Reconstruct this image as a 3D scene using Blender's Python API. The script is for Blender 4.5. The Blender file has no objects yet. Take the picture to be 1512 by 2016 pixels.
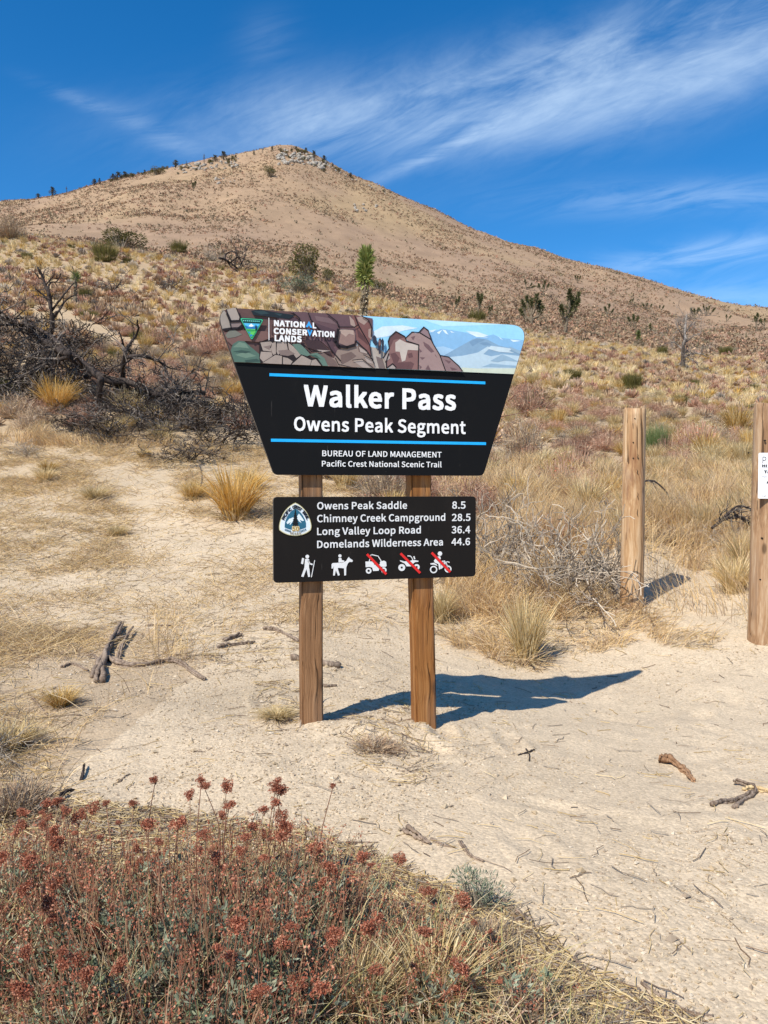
import bpy, bmesh, math, random
import numpy as np
from mathutils import Vector, Matrix, Euler
from mathutils.geometry import tessellate_polygon

# ------------------------------------------------------------------ camera, sky, sun, exposure
SC = bpy.context.scene
COL = SC.collection
rng = np.random.default_rng(7)
random.seed(7)
F = 1500.0                      # focal length in photo pixels (photo 1512 x 2016)
CX, CY, HORIZON = 756.0, 1008.0, 960.0
EYE = 1.0
PITCH = -math.atan((CY - HORIZON) / F)

cam_d = bpy.data.cameras.new('camera')
cam = bpy.data.objects.new('camera', cam_d)
COL.objects.link(cam)
cam_d.sensor_fit = 'VERTICAL'
cam_d.sensor_height = 36.0
cam_d.sensor_width = 27.0
cam_d.lens = F * 36.0 / 2016.0
cam_d.clip_start = 0.05
cam_d.clip_end = 8000
cam.location = (0, 0, EYE)
cam.rotation_euler = (math.pi / 2 + PITCH, 0, 0)
SC.camera = cam

SUN_EL = math.radians(48)
SUN_DIR = math.radians(53)      # heading the light travels, from +x towards +y
sun_d = bpy.data.lights.new('sun', 'SUN')
sun = bpy.data.objects.new('sun', sun_d)
COL.objects.link(sun)
sun_d.energy = 4.9
sun_d.angle = math.radians(0.5)
sun_d.color = (1.0, 0.95, 0.86)
LD = Vector((math.cos(SUN_EL) * math.cos(SUN_DIR), math.cos(SUN_EL) * math.sin(SUN_DIR), -math.sin(SUN_EL)))
sun.rotation_euler = LD.to_track_quat('-Z', 'Y').to_euler()
sun.location = (-6, -4, 14)

SC.view_settings.view_transform = 'Standard'
SC.view_settings.look = 'None'
SC.view_settings.gamma = 1
SC.view_settings.exposure = 0.30

world = bpy.data.worlds.new('World')
SC.world = world
world.use_nodes = True


class NT:
    def __init__(s, tree):
        s.t = tree; s.n = tree.nodes; s.l = tree.links
        s.n.clear()
    def new(s, typ, **kw):
        n = s.n.new(typ)
        for k, v in kw.items():
            setattr(n, k, v)
        return n
    def link(s, a, b):
        s.l.new(a, b)
    def put(s, sock, v):
        if hasattr(v, 'is_output') or isinstance(v, bpy.types.NodeSocket):
            s.l.new(v, sock)
        else:
            sock.default_value = v
    def math(s, op, a, b=0.0, c=0.0, clamp=False):
        n = s.new('ShaderNodeMath', operation=op, use_clamp=clamp)
        s.put(n.inputs[0], a); s.put(n.inputs[1], b); s.put(n.inputs[2], c)
        return n.outputs[0]
    def comb(s, x, y, z=0.0):
        n = s.new('ShaderNodeCombineXYZ')
        s.put(n.inputs[0], x); s.put(n.inputs[1], y); s.put(n.inputs[2], z)
        return n.outputs[0]
    def noise(s, vec, scale, detail=3.0, rough=0.5, dist=0.0):
        n = s.new('ShaderNodeTexNoise')
        s.put(n.inputs['Vector'], vec)
        n.inputs['Scale'].default_value = scale
        n.inputs['Detail'].default_value = detail
        n.inputs['Roughness'].default_value = rough
        n.inputs['Distortion'].default_value = dist
        return n.outputs['Fac']
    def voro(s, vec, scale, feature='F1', out='Distance'):
        n = s.new('ShaderNodeTexVoronoi', feature=feature)
        s.put(n.inputs['Vector'], vec)
        n.inputs['Scale'].default_value = scale
        return n.outputs[out]
    def ramp(s, fac, stops):
        n = s.new('ShaderNodeValToRGB')
        e = n.color_ramp.elements
        while len(e) > 1:
            e.remove(e[-1])
        e[0].position, e[0].color = stops[0][0], tuple(stops[0][1]) + (1,)
        for p, c in stops[1:]:
            k = e.new(p); k.color = tuple(c) + (1,)
        s.put(n.inputs[0], fac)
        return n.outputs[0]
    def smooth(s, v, lo, hi):
        n = s.new('ShaderNodeMapRange', interpolation_type='SMOOTHSTEP')
        s.put(n.inputs[0], v)
        n.inputs[1].default_value = lo; n.inputs[2].default_value = hi
        return n.outputs[0]
    def mix(s, fac, a, b, blend='MIX'):
        n = s.new('ShaderNodeMix', data_type='RGBA', blend_type=blend)
        s.put(n.inputs[0], fac)
        for sock, v in ((n.inputs[6], a), (n.inputs[7], b)):
            if isinstance(v, (tuple, list)):
                sock.default_value = tuple(v)[:3] + (1,)
            else:
                s.l.new(v, sock)
        return n.outputs[2]
    def mapping(s, vec, scale=(1, 1, 1), rot=(0, 0, 0), loc=(0, 0, 0)):
        n = s.new('ShaderNodeMapping')
        s.put(n.inputs[0], vec)
        n.inputs['Scale'].default_value = scale
        n.inputs['Rotation'].default_value = rot
        n.inputs['Location'].default_value = loc
        return n.outputs[0]


w = NT(world.node_tree)
wo = w.new('ShaderNodeOutputWorld')
bg = w.new('ShaderNodeBackground')
bg.inputs['Strength'].default_value = 0.14
w.link(bg.outputs[0], wo.inputs[0])
sky = w.new('ShaderNodeTexSky', sky_type='NISHITA')
sky.sun_disc = False
sky.sun_elevation = SUN_EL
sky.sun_rotation = math.atan2(-LD.x, -LD.y)
sky.altitude = 1600
sky.air_density = 1.0
sky.dust_density = 0.8
sky.ozone_density = 3.0
hs = w.new('ShaderNodeHueSaturation')
hs.inputs['Saturation'].default_value = 1.37
hs.inputs['Value'].default_value = 1.04
w.link(sky.outputs[0], hs.inputs['Color'])
# cirrus: streaks laid out by true sky direction
geo = w.new('ShaderNodeTexCoord').outputs['Generated']
sx = w.new('ShaderNodeSeparateXYZ')
w.link(geo, sx.inputs[0])
yy = w.math('MAXIMUM', sx.outputs[1], 0.05)
A = w.math('DIVIDE', sx.outputs[0], yy)
B = w.math('DIVIDE', sx.outputs[2], yy)


def band(px, py, lx, ly, deg):
    """soft elongated patch of sky around the direction of (px, py)"""
    a0, b0 = (px - CX) / F, (HORIZON - py) / F
    c, s_ = math.cos(math.radians(deg)), math.sin(math.radians(deg))
    da = w.math('SUBTRACT', A, a0); db = w.math('SUBTRACT', B, b0)
    u = w.math('ADD', w.math('MULTIPLY', da, c / (lx / F)), w.math('MULTIPLY', db, s_ / (lx / F)))
    v = w.math('ADD', w.math('MULTIPLY', da, -s_ / (ly / F)), w.math('MULTIPLY', db, c / (ly / F)))
    q = w.math('ADD', w.math('MULTIPLY', u, u), w.math('MULTIPLY', v, v))
    return w.math('POWER', 2.718, w.math('MULTIPLY', q, -1.0))


def streaks(deg, sa, sb, off, dist=0.6, detail=6.0, rough=0.62):
    vec = w.mapping(w.comb(A, B, off), rot=(0, 0, math.radians(-deg)))
    vec = w.mapping(vec, scale=(sa, sb, 1))
    return w.noise(vec, 1.0, detail, rough, dist)


m_main = w.math('ADD', band(1060, 185, 430, 85, 13), w.math('MULTIPLY', band(1480, 75, 420, 100, 20), 1.0))
m_main = w.math('ADD', m_main, w.math('MULTIPLY', band(640, 240, 330, 75, 4), 0.7))
m_main = w.math('MULTIPLY', w.math('MINIMUM', m_main, 1.0), 1.0)
n1 = streaks(22, 3.2, 9.0, 0.0, 1.0)
n2 = streaks(24, 9.0, 40.0, 3.1, 2.0)
n_mix = w.math('ADD', w.math('MULTIPLY', n1, 0.76), w.math('MULTIPLY', n2, 0.24))
d_main = w.math('MULTIPLY', m_main, w.smooth(n_mix, 0.24, 0.82))
m_thin = w.math('ADD', w.math('MULTIPLY', band(1420, 500, 240, 26, 8), 0.62), w.math('MULTIPLY', band(1380, 395, 330, 34, 2), 0.35))
m_thin = w.math('ADD', m_thin, w.math('MULTIPLY', band(860, 310, 150, 13, 24), 0.5))
m_thin = w.math('ADD', m_thin, w.math('MULTIPLY', band(165, 210, 85, 13, -22), 0.22))
m_thin = w.math('ADD', m_thin, w.math('MULTIPLY', band(320, 275, 120, 22, -25), 0.28))
m_thin = w.math('ADD', m_thin, w.math('MULTIPLY', band(525, 100, 50, 60, -50), 0.12))
m_thin = w.math('ADD', m_thin, w.math('MULTIPLY', band(1480, 590, 260, 40, 4), 0.35))
n3 = streaks(10, 5.0, 26.0, 8.3, 1.2)
d_thin = w.math('MULTIPLY', m_thin, w.smooth(n3, 0.30, 0.66))
dens = w.math('MULTIPLY', w.math('ADD', d_main, d_thin), 0.49)
dens = w.math('MULTIPLY', w.math('MINIMUM', dens, 0.85), w.smooth(sx.outputs[1], 0.05, 0.3))
CLOUD = w.mix(dens, hs.outputs[0], (5.8, 7.0, 8.0))
w.link(CLOUD, bg.inputs['Color'])

# ------------------------------------------------------------------ projection and noise helpers
cp, sp = math.cos(PITCH), math.sin(PITCH)


def ray(px, py):
    """direction through a photo pixel, scaled to unit depth y = 1 -> (X/Y, (z-EYE)/Y)"""
    u = (np.asarray(px, float) - CX) / F
    v = (CY - np.asarray(py, float)) / F
    fy = cp - v * sp
    fz = sp + v * cp
    return u / fy, fz / fy


def at(px, py, Y):
    a, b = ray(px, py)
    return Vector((float(a * Y), float(Y), float(EYE + b * Y)))


def project(X, Y, Z):
    Y = np.maximum(Y, 1e-3)
    dz = Z - EYE
    d = Y * cp + dz * sp
    d = np.where(d < 0.01, 0.01, d)
    v = (-Y * sp + dz * cp) / d
    return CX + F * X / d, CY - F * v


def _hash(ix, iy, seed):
    h = (ix.astype(np.int64) * 374761393 + iy.astype(np.int64) * 668265263 + seed * 1442695041) & 0xFFFFFFFF
    h = ((h ^ (h >> 13)) * 1274126177) & 0xFFFFFFFF
    h = h ^ (h >> 16)
    return (h & 0xFFFF) / 65535.0


def vnoise(x, y, seed=0):
    ix, iy = np.floor(x), np.floor(y)
    fx, fy = x - ix, y - iy
    fx = fx * fx * (3 - 2 * fx); fy = fy * fy * (3 - 2 * fy)
    a = _hash(ix, iy, seed); b = _hash(ix + 1, iy, seed)
    c = _hash(ix, iy + 1, seed); d = _hash(ix + 1, iy + 1, seed)
    return (a * (1 - fx) + b * fx) * (1 - fy) + (c * (1 - fx) + d * fx) * fy - 0.5


def fbm(x, y, oct=4, seed=0, gain=0.5):
    s = 0; a = 1.0
    for i in range(oct):
        s = s + a * vnoise(x * 2 ** i + 17.3 * i, y * 2 ** i - 9.1 * i, seed + i)
        a *= gain
    return s


def inpoly(px, py, poly):
    r = np.zeros(np.shape(px), bool)
    n = len(poly)
    for i in range(n):
        x0, y0 = poly[i]; x1, y1 = poly[(i + 1) % n]
        if y0 == y1:
            continue
        c = ((y0 > py) != (y1 > py)) & (px < (x1 - x0) * (py - y0) / (y1 - y0) + x0)
        r ^= c
    return r


def sstep(x, a, b):
    t = np.clip((x - a) / (b - a), 0, 1)
    return t * t * (3 - 2 * t)


# ------------------------------------------------------------------ terrain table
SKY_X = [-700, 0, 100, 200, 300, 400, 450, 500, 545, 580, 620, 650, 700, 760, 850, 921, 1006, 1126, 1206, 1256, 1356, 1456, 1512, 2200]
SKY_Y = [500, 399, 379, 359, 334, 319, 311, 303, 293, 291, 308, 325, 352, 377, 409, 441, 474, 509, 531, 545, 572, 599, 611, 700]
YSK_X = [-700, 0, 575, 1000, 1512, 2200]
YSK_V = [400, 420, 480, 420, 320, 280]


def pz(px, Y, py):
    return float(EYE + Y * ray(px, py)[1])


# for each photo column: (depth, ('z', height) or ('p', photo row))
near = [(0.2, -0.03), (1.0, -0.03), (2.2, -0.02)]
PROF = {
    -700: near + [(3.2, .03), (4, .10), (5, .20), (6, .4), (8, .9), (12, 2.2), ('p', 25, 690), ('p', 45, 590), ('p', 75, 520), ('p', 120, 540), ('p', 200, 520)],
    0: near + [(3.2, .01), (4, .03), (5, .08), (6, .18), (7, .36), (9, .80), (12, 1.62), (16, 2.75), ('p', 25, 690), ('p', 45, 565), ('p', 75, 452), ('p', 110, 470), ('p', 160, 450)],
    300: near + [(3.2, .005), (4, .02), (5, .07), (6, .17), (7, .34), (9, .75), (12, 1.5), (16, 2.5), ('p', 25, 710), ('p', 45, 590), ('p', 70, 495), ('p', 105, 512), ('p', 150, 480)],
    614: near + [(3.17, .002), (4, .02), (5, .07), (6, .20), (8, .58), (10, 1.0), (14, 1.75), (20, 2.9), ('p', 30, 720), ('p', 45, 620), ('p', 62, 550), ('p', 95, 565), ('p', 140, 530)],
    760: near + [(3.2, -.03), (4, -.03), (4.8, -.02), (6, .16), (8, .55), (10, .96), (14, 1.6), (20, 2.7), ('p', 30, 740), ('p', 45, 655), ('p', 70, 592), ('p', 100, 597), ('p', 150, 565)],
    840: near + [(3.3, -.055), (4, -.065), (4.8, -.07), (5.6, .05), (7, .35), (9, .72), (14, 1.5), ('p', 22, 820), ('p', 35, 735), ('p', 60, 640), ('p', 90, 612), ('p', 150, 580)],
    1050: near + [(3.3, -.10), (4, -.125), (4.8, -.155), (5.4, -.02), (6.2, .17), (7.5, .44), (9.5, .78), (13, 1.28), ('p', 20, 850), ('p', 35, 762), ('p', 60, 692), ('p', 100, 642), ('p', 150, 612)],
    1245: near + [(3.3, -.13), (4, -.17), (4.7, -.19), (5.2, -.05), (5.7, .107), (7, .38), (10, .82), ('p', 15, 912), ('p', 25, 832), ('p', 45, 752), ('p', 80, 692), ('p', 130, 650), ('p', 180, 632)],
    1375: near + [(3.2, -.12), (3.9, -.14), (4.5, -.13), (5.0, -.03), (5.7, .05), (6.8, .11), (7.6, .25), (9, .58), (10, .80), ('p', 15, 915), ('p', 25, 842), ('p', 45, 765), ('p', 80, 703), ('p', 130, 661), ('p', 190, 639)],
    1512: near + [(3.2, -.12), (3.9, -.13), (4.4, -.09), (4.9, .02), (6, .22), (9, .66), ('p', 14, 932), ('p', 25, 850), ('p', 45, 780), ('p', 80, 716), ('p', 130, 672), ('p', 200, 646)],
    2200: near + [(3.2, -.10), (4.3, -.02), (6, .25), (9, .55), ('p', 14, 960), ('p', 25, 900), ('p', 45, 840), ('p', 80, 780), ('p', 130, 740), ('p', 200, 720)],
}
NR = 900
R = np.geomspace(0.3, 4000, NR)
TH = np.radians(np.concatenate([np.linspace(-180, -66, 40, endpoint=False), np.linspace(-66, -40, 60, endpoint=False),
                                np.linspace(-40, 40, 520, endpoint=False), np.linspace(40, 66, 60, endpoint=False), np.linspace(66, 180, 41)]))
NTH = len(TH)
px_col = np.array(sorted(PROF))
THc = np.clip(TH, -math.radians(44), math.radians(44))
pxs = CX + F * np.tan(THc)
Zt = np.zeros((len(px_col), 700))
Yg = np.geomspace(0.2, 4200, 700)
for i, px in enumerate(px_col):
    ks, zs = [], []
    for k in PROF[px]:
        if k[0] == 'p':
            ks.append(k[1]); zs.append(pz(px, k[1], k[2]))
        else:
            ks.append(k[0]); zs.append(k[1])
    ysk = np.interp(px, YSK_X, YSK_V); z = pz(px, ysk, np.interp(px, SKY_X, SKY_Y))
    y1, z1 = ks[-1], zs[-1]
    for t in (.25, .5, .75):       # a slightly concave flank
        ks.append(y1 + (ysk - y1) * t); zs.append(z1 + (z - z1) * (t - 0.18 * t * (1 - t)))
    ks += [ysk, ysk * 1.25, ysk * 2.4, 4200]; zs += [z, z * .86, z * .25, 0]
    Zt[i] = np.interp(Yg, ks, zs)


def gsm(a, sig, axis):
    k = int(3 * sig) + 1
    x = np.arange(-k, k + 1); g = np.exp(-x * x / (2 * sig * sig)); g /= g.sum()
    a = np.moveaxis(a, axis, -1)
    p = np.concatenate([np.repeat(a[..., :1], k, -1), a, np.repeat(a[..., -1:], k, -1)], -1)
    o = np.stack([np.convolve(r, g, 'valid') for r in p.reshape(-1, p.shape[-1])]).reshape(a.shape)
    return np.moveaxis(o, -1, axis)


Zt = gsm(Zt, 5.0, 1)
cols = np.zeros((NTH, Zt.shape[1]))
for j in range(Zt.shape[1]):
    cols[:, j] = np.interp(pxs, px_col, Zt[:, j])
cols = gsm(cols, 9.0, 0)
# correct the skyline of every column to the measured one
wfar = sstep(Yg, 110, 330)
sky_t = np.array([ray(p, np.interp(p, SKY_X, SKY_Y))[1] for p in pxs])
sky_t = gsm(sky_t[None], 2.0, 1)[0]
for it in range(3):
    cur = ((cols - EYE) / Yg)[:, Yg > 180].max(1)
    cols = cols * (1 + wfar[None] * ((sky_t / cur) - 1)[:, None])
fl = gsm(cols, 16.0, 0)      # the flanks roll round the summit without a crease
wmid = (sstep(Yg, 130, 220) * (1 - sstep(Yg, 330, 440)))[None]
cols = cols * (1 - wmid) + fl * wmid
TAB = np.zeros((NTH, NR))
for i, th in enumerate(TH):
    TAB[i] = np.interp(R * math.cos(THc[i]), Yg, cols[i])
XX = R[None] * np.sin(TH)[:, None]; YY = R[None] * np.cos(TH)[:, None]
back = sstep(np.abs(np.degrees(TH)), 55, 110)[:, None]
TAB = TAB * (1 - back) + back * (-0.03 - 0.02 * np.minimum(R, 300)[None])
amp = np.interp(R, [0.3, 2, 5, 10, 30, 80, 200, 400, 700], [.012, .02, .03, .08, .35, .8, 2.2, 3.0, 6])[None]
TAB += amp * fbm(XX / (R[None] ** .85 * .25 + .12), YY / (R[None] ** .85 * .25 + .12), 3, 5)
TAB += 0.022 * fbm(XX * 2.1, YY * 2.1, 3, 11) * (R[None] < 14) + 0.006 * fbm(XX * 9, YY * 9, 3, 21) * (R[None] < 9)
TAB += 3.2 * fbm(XX / 45, YY / 70, 4, 31) * (sstep(R, 110, 230) * (1 - sstep(R, 900, 1500)))[None]
# little mound of kicked-up soil between the sign posts
TAB += 0.035 * np.exp(-(((XX + .03) / .22) ** 2 + ((YY - 3.17) / .10) ** 2))
for bx, by in ((-.31, 3.15), (.17, 3.27), (1.85, 5.7), (2.45, 4.9)):     # soil packed round the post feet
    TAB += .016 * np.exp(-(((XX - bx) ** 2 + (YY - by) ** 2) / .085 ** 2)) * (1 + 1.5 * fbm(XX * 14, YY * 14, 2, 41))
for _ in range(110):                    # old boot prints in the loose sand
    fx, fy = rng.uniform(-.6, 2.6), rng.uniform(1.7, 4.6)
    if fx < .15 + (2.6 - fy) * .5 and fy < 2.6: continue
    fa = rng.uniform(0, 6.28)
    u_ = (XX - fx) * math.cos(fa) + (YY - fy) * math.sin(fa); v_ = -(XX - fx) * math.sin(fa) + (YY - fy) * math.cos(fa)
    q_ = (u_ / .13) ** 2 + (v_ / .05) ** 2
    TAB += rng.uniform(.004, .010) * (-np.exp(-q_ * q_) + .55 * np.exp(-((np.sqrt(q_) - 1.5) / .35) ** 2))
logR0, logR1 = math.log(R[0]), math.log(R[-1])


def gz(X, Y):
    X = np.asarray(X, float); Y = np.asarray(Y, float)
    r = np.maximum(np.hypot(X, Y), R[0]); th = np.arctan2(X, Y)
    fi = np.interp(th, TH, np.arange(NTH)); fj = np.clip((np.log(r) - logR0) / (logR1 - logR0) * (NR - 1), 0, NR - 1.001)
    i = np.clip(fi.astype(int), 0, NTH - 2); j = fj.astype(int)
    a = fi - i; b = fj - j
    return (TAB[i, j] * (1 - a) + TAB[i + 1, j] * a) * (1 - b) + (TAB[i, j + 1] * (1 - a) + TAB[i + 1, j + 1] * a) * b


YM = np.geomspace(0.7, 900, 1600)


def ground_at(px, py):
    """first hit of the photo ray with the terrain"""
    a, b = ray(px, py)
    d = EYE + b * YM - gz(a * YM, YM)
    k = np.where(d < 0)[0]
    if len(k) == 0:
        k = [int(np.argmin(d))]
    Y = YM[max(k[0] - 1, 0)]
    Y2 = YM[k[0]]
    Y = 0.5 * (Y + Y2)
    return Vector((float(a * Y), float(Y), float(gz(a * Y, Y))))


# ------------------------------------------------------------------ mesh helpers
class G:
    def __init__(s):
        s.v, s.c, s.q, s.t, s.n = [], [], [], [], 0
    def add(s, V, Q=None, T=None, C=(.5, .5, .5)):
        V = np.asarray(V, float).reshape(-1, 3)
        if Q is not None and len(Q):
            s.q.append(np.asarray(Q).reshape(-1, 4) + s.n)
        if T is not None and len(T):
            s.t.append(np.asarray(T).reshape(-1, 3) + s.n)
        C = np.asarray(C, float)
        s.c.append(np.broadcast_to(C, V.shape) if C.ndim == 1 else C.reshape(-1, 3))
        s.v.append(V); s.n += len(V)
        return s
    def arrays(s):
        V = np.concatenate(s.v) if s.v else np.zeros((0, 3))
        C = np.concatenate(s.c) if s.c else np.zeros((0, 3))
        Q = np.concatenate(s.q) if s.q else np.zeros((0, 4), int)
        T = np.concatenate(s.t) if s.t else np.zeros((0, 3), int)
        return V, Q, T, C
    def mesh(s, name, mat, smooth=False):
        V, Q, T, C = s.arrays()
        me = bpy.data.meshes.new(name)
        me.vertices.add(len(V)); me.vertices.foreach_set('co', V.astype(np.float32).ravel())
        nl = len(Q) * 4 + len(T) * 3
        me.loops.add(nl)
        me.loops.foreach_set('vertex_index', np.concatenate([Q.ravel(), T.ravel()]).astype(np.int32))
        me.polygons.add(len(Q) + len(T))
        st = np.concatenate([np.arange(len(Q)) * 4, len(Q) * 4 + np.arange(len(T)) * 3]).astype(np.int32)
        me.polygons.foreach_set('loop_start', st)
        me.polygons.foreach_set('use_smooth', np.full(len(st), smooth, bool))
        at_ = me.color_attributes.new('col', 'FLOAT_COLOR', 'POINT')
        at_.data.foreach_set('color', np.concatenate([C, np.ones((len(C), 1))], 1).astype(np.float32).ravel())
        me.update(calc_edges=True)
        me.validate()
        me.materials.append(mat)
        return me
    def build(s, name, mat, parent=None, smooth=False):
        return link(name, s.mesh(name, mat, smooth), parent)


def link(name, me, parent=None):
    o = bpy.data.objects.new(name, me)
    COL.objects.link(o)
    if parent is not None:
        o.parent = parent
    return o


def tag(o, label=None, cat=None, group=None, kind=None):
    if label: o['label'] = label
    if cat: o['category'] = cat
    if group: o['group'] = group
    if kind: o['kind'] = kind
    return o


def empty(name, loc=(0, 0, 0), rz=0.0):
    o = bpy.data.objects.new(name, None)
    COL.objects.link(o)
    o.location = loc
    o.rotation_euler = (0, 0, rz)
    o.empty_display_size = 0.1
    return o


def from_bm(name, bm, mat, parent=None, smooth=False):
    me = bpy.data.meshes.new(name)
    bm.to_mesh(me); bm.free()
    me.materials.append(mat)
    if smooth:
        for p in me.polygons:
            p.use_smooth = True
    return link(name, me, parent)


def nrm(a):
    return a / np.maximum(np.linalg.norm(a, axis=-1, keepdims=True), 1e-9)


def ribbons(g, P, W, C, side=None):
    """P (n,k,3) centre lines, W (n,k) or (n,1) widths, C (n,3) or (n,k,3)"""
    P = np.asarray(P, float); n, k, _ = P.shape
    if side is None:
        t = nrm(P[:, -1] - P[:, 0])
        side = nrm(np.cross(t, nrm(rng.normal(size=(n, 3)))))
    W = np.broadcast_to(W, (n, k))
    off = side[:, None] * W[..., None] * 0.5
    V = np.stack([P - off, P + off], 2)
    b = (np.arange(n) * k * 2)[:, None] + (np.arange(k - 1) * 2)[None]
    Q = np.stack([b, b + 1, b + 3, b + 2], -1)
    C = np.asarray(C, float)
    if C.ndim == 1: C = np.broadcast_to(C, (n, 3))
    if C.ndim == 2: C = np.repeat(C[:, None], k, 1)
    g.add(V, Q=Q, C=np.repeat(C[:, :, None], 2, 2))


def tubes(g, P, Rr, C, s=4):
    P = np.asarray(P, float); n, k, _ = P.shape
    T = nrm(np.gradient(P, axis=1))
    ref = np.where(np.abs(T[:, :1, 2:3]) > .8, np.array([1., 0, 0]), np.array([0, 0, 1.]))
    U = nrm(np.cross(T, np.broadcast_to(ref, T.shape))); Wv = np.cross(T, U)
    a = np.arange(s) / s * 2 * np.pi
    Rr = np.broadcast_to(Rr, (n, k))
    ring = U[:, :, None] * np.cos(a)[None, None, :, None] + Wv[:, :, None] * np.sin(a)[None, None, :, None]
    V = P[:, :, None] + ring * Rr[:, :, None, None]
    b = (np.arange(n) * k * s)[:, None, None] + (np.arange(k - 1) * s)[None, :, None]
    j = np.arange(s)[None, None]; j2 = (np.arange(s) + 1)[None, None] % s
    Q = np.stack([b + j, b + j2, b + s + j2, b + s + j], -1)
    C = np.asarray(C, float)
    if C.ndim == 1: C = np.broadcast_to(C, (n, 3))
    if C.ndim == 2: C = np.repeat(C[:, None], k, 1)
    g.add(V, Q=Q, C=np.repeat(C[:, :, None], s, 2))


def leaves(g, P, size, C, up=0.0, aspect=0.5, dirs=None):
    """small diamond leaves at points P"""
    n = len(P)
    d = nrm(rng.normal(size=(n, 3)) + np.array([0, 0, up])) if dirs is None else dirs
    s = nrm(np.cross(d, nrm(rng.normal(size=(n, 3)))))
    size = np.broadcast_to(size, (n,))[:, None]
    V = np.stack([P, P + d * size * .55 + s * size * aspect * .5, P + d * size, P + d * size * .55 - s * size * aspect * .5], 1)
    Q = np.arange(n * 4).reshape(n, 4)
    C = np.asarray(C, float)
    if C.ndim == 1: C = np.broadcast_to(C, (n, 3))
    g.add(V, Q=Q, C=np.repeat(C[:, None], 4, 1))


def jit(base, n, amt=.15, hue=.05):
    base = np.asarray(base, float)
    k = 1 + rng.uniform(-amt, amt, (n, 1))
    return np.clip(base * k * (1 + rng.uniform(-hue, hue, (n, 3))), 0, 1)


def pick(colors, n, amt=.15, p=None):
    c = np.asarray(colors, float)[rng.choice(len(colors), n, p=p)]
    return np.clip(c * (1 + rng.uniform(-amt, amt, (n, 1))), 0, 1)


# ------------------------------------------------------------------ materials
def new_mat(name):
    m = bpy.data.materials.new(name)
    m.use_nodes = True
    return m, NT(m.node_tree)


def plain(name, col, rough=.6, metal=0.0, spec=.3):
    m, t = new_mat(name)
    o = t.new('ShaderNodeOutputMaterial'); p = t.new('ShaderNodeBsdfPrincipled')
    p.inputs['Base Color'].default_value = tuple(col) + (1,)
    p.inputs['Roughness'].default_value = rough
    p.inputs['Metallic'].default_value = metal
    p.inputs['Specular IOR Level'].default_value = spec
    t.link(p.outputs[0], o.inputs[0])
    return m


def veg_mat(name, vary=.25, transl=.25, rough=.85):
    m, t = new_mat(name)
    o = t.new('ShaderNodeOutputMaterial')
    at_ = t.new('ShaderNodeAttribute', attribute_name='col')
    oi = t.new('ShaderNodeObjectInfo')
    k = t.math('ADD', t.math('MULTIPLY', oi.outputs['Random'], 2 * vary), 1 - vary)
    c = t.mix(1.0, at_.outputs['Color'], t.comb(k, k, k), 'MULTIPLY')
    d = t.new('ShaderNodeBsdfDiffuse'); t.link(c, d.inputs['Color'])
    tr = t.new('ShaderNodeBsdfTranslucent'); t.link(c, tr.inputs['Color'])
    mx = t.new('ShaderNodeMixShader'); mx.inputs[0].default_value = transl
    t.link(d.outputs[0], mx.inputs[1]); t.link(tr.outputs[0], mx.inputs[2])
    t.link(mx.outputs[0], o.inputs[0])
    return m


M_GRASS = veg_mat('dry_grass', .15, .35)
M_SHRUB = veg_mat('dry_shrub', .22, .15)
M_LEAF = veg_mat('green_leaf', .15, .25)
M_STUFF = veg_mat('scrub', 0.0, .15)


def bark_mat(name, c0, c1, scale=(30, 30, 4), bump=.4):
    m, t = new_mat(name)
    o = t.new('ShaderNodeOutputMaterial'); p = t.new('ShaderNodeBsdfPrincipled')
    tc = t.new('ShaderNodeTexCoord').outputs['Object']
    n = t.noise(t.mapping(tc, scale), 1.0, 5, .65, .5)
    n2 = t.noise(tc, 3.0, 3, .5)
    f = t.math('ADD', t.math('MULTIPLY', n, .7), t.math('MULTIPLY', n2, .3))
    t.link(t.ramp(f, [(.36, c0), (.62, c1)]), p.inputs['Base Color'])
    p.inputs['Roughness'].default_value = .9
    p.inputs['Specular IOR Level'].default_value = .1
    b = t.new('ShaderNodeBump'); b.inputs['Strength'].default_value = bump; b.inputs['Distance'].default_value = .01
    t.link(n, b.inputs['Height']); t.link(b.outputs[0], p.inputs['Normal'])
    t.link(p.outputs[0], o.inputs[0])
    return m


M_BURNT = bark_mat('burnt_bark', (.018, .014, .013), (.09, .07, .06))
M_BURNTWIG = bark_mat('burnt_twig', (.035, .028, .026), (.20, .165, .14))
M_GREYWOOD = bark_mat('weathered_wood', (.10, .065, .045), (.38, .29, .215), (60, 60, 12), .8)
M_DEADGREY = bark_mat('dead_grey_bark', (.12, .10, .085), (.34, .30, .26))
M_JTRUNK = bark_mat('shaggy_trunk', (.07, .055, .04), (.28, .22, .15), (40, 40, 14), .8)


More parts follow.
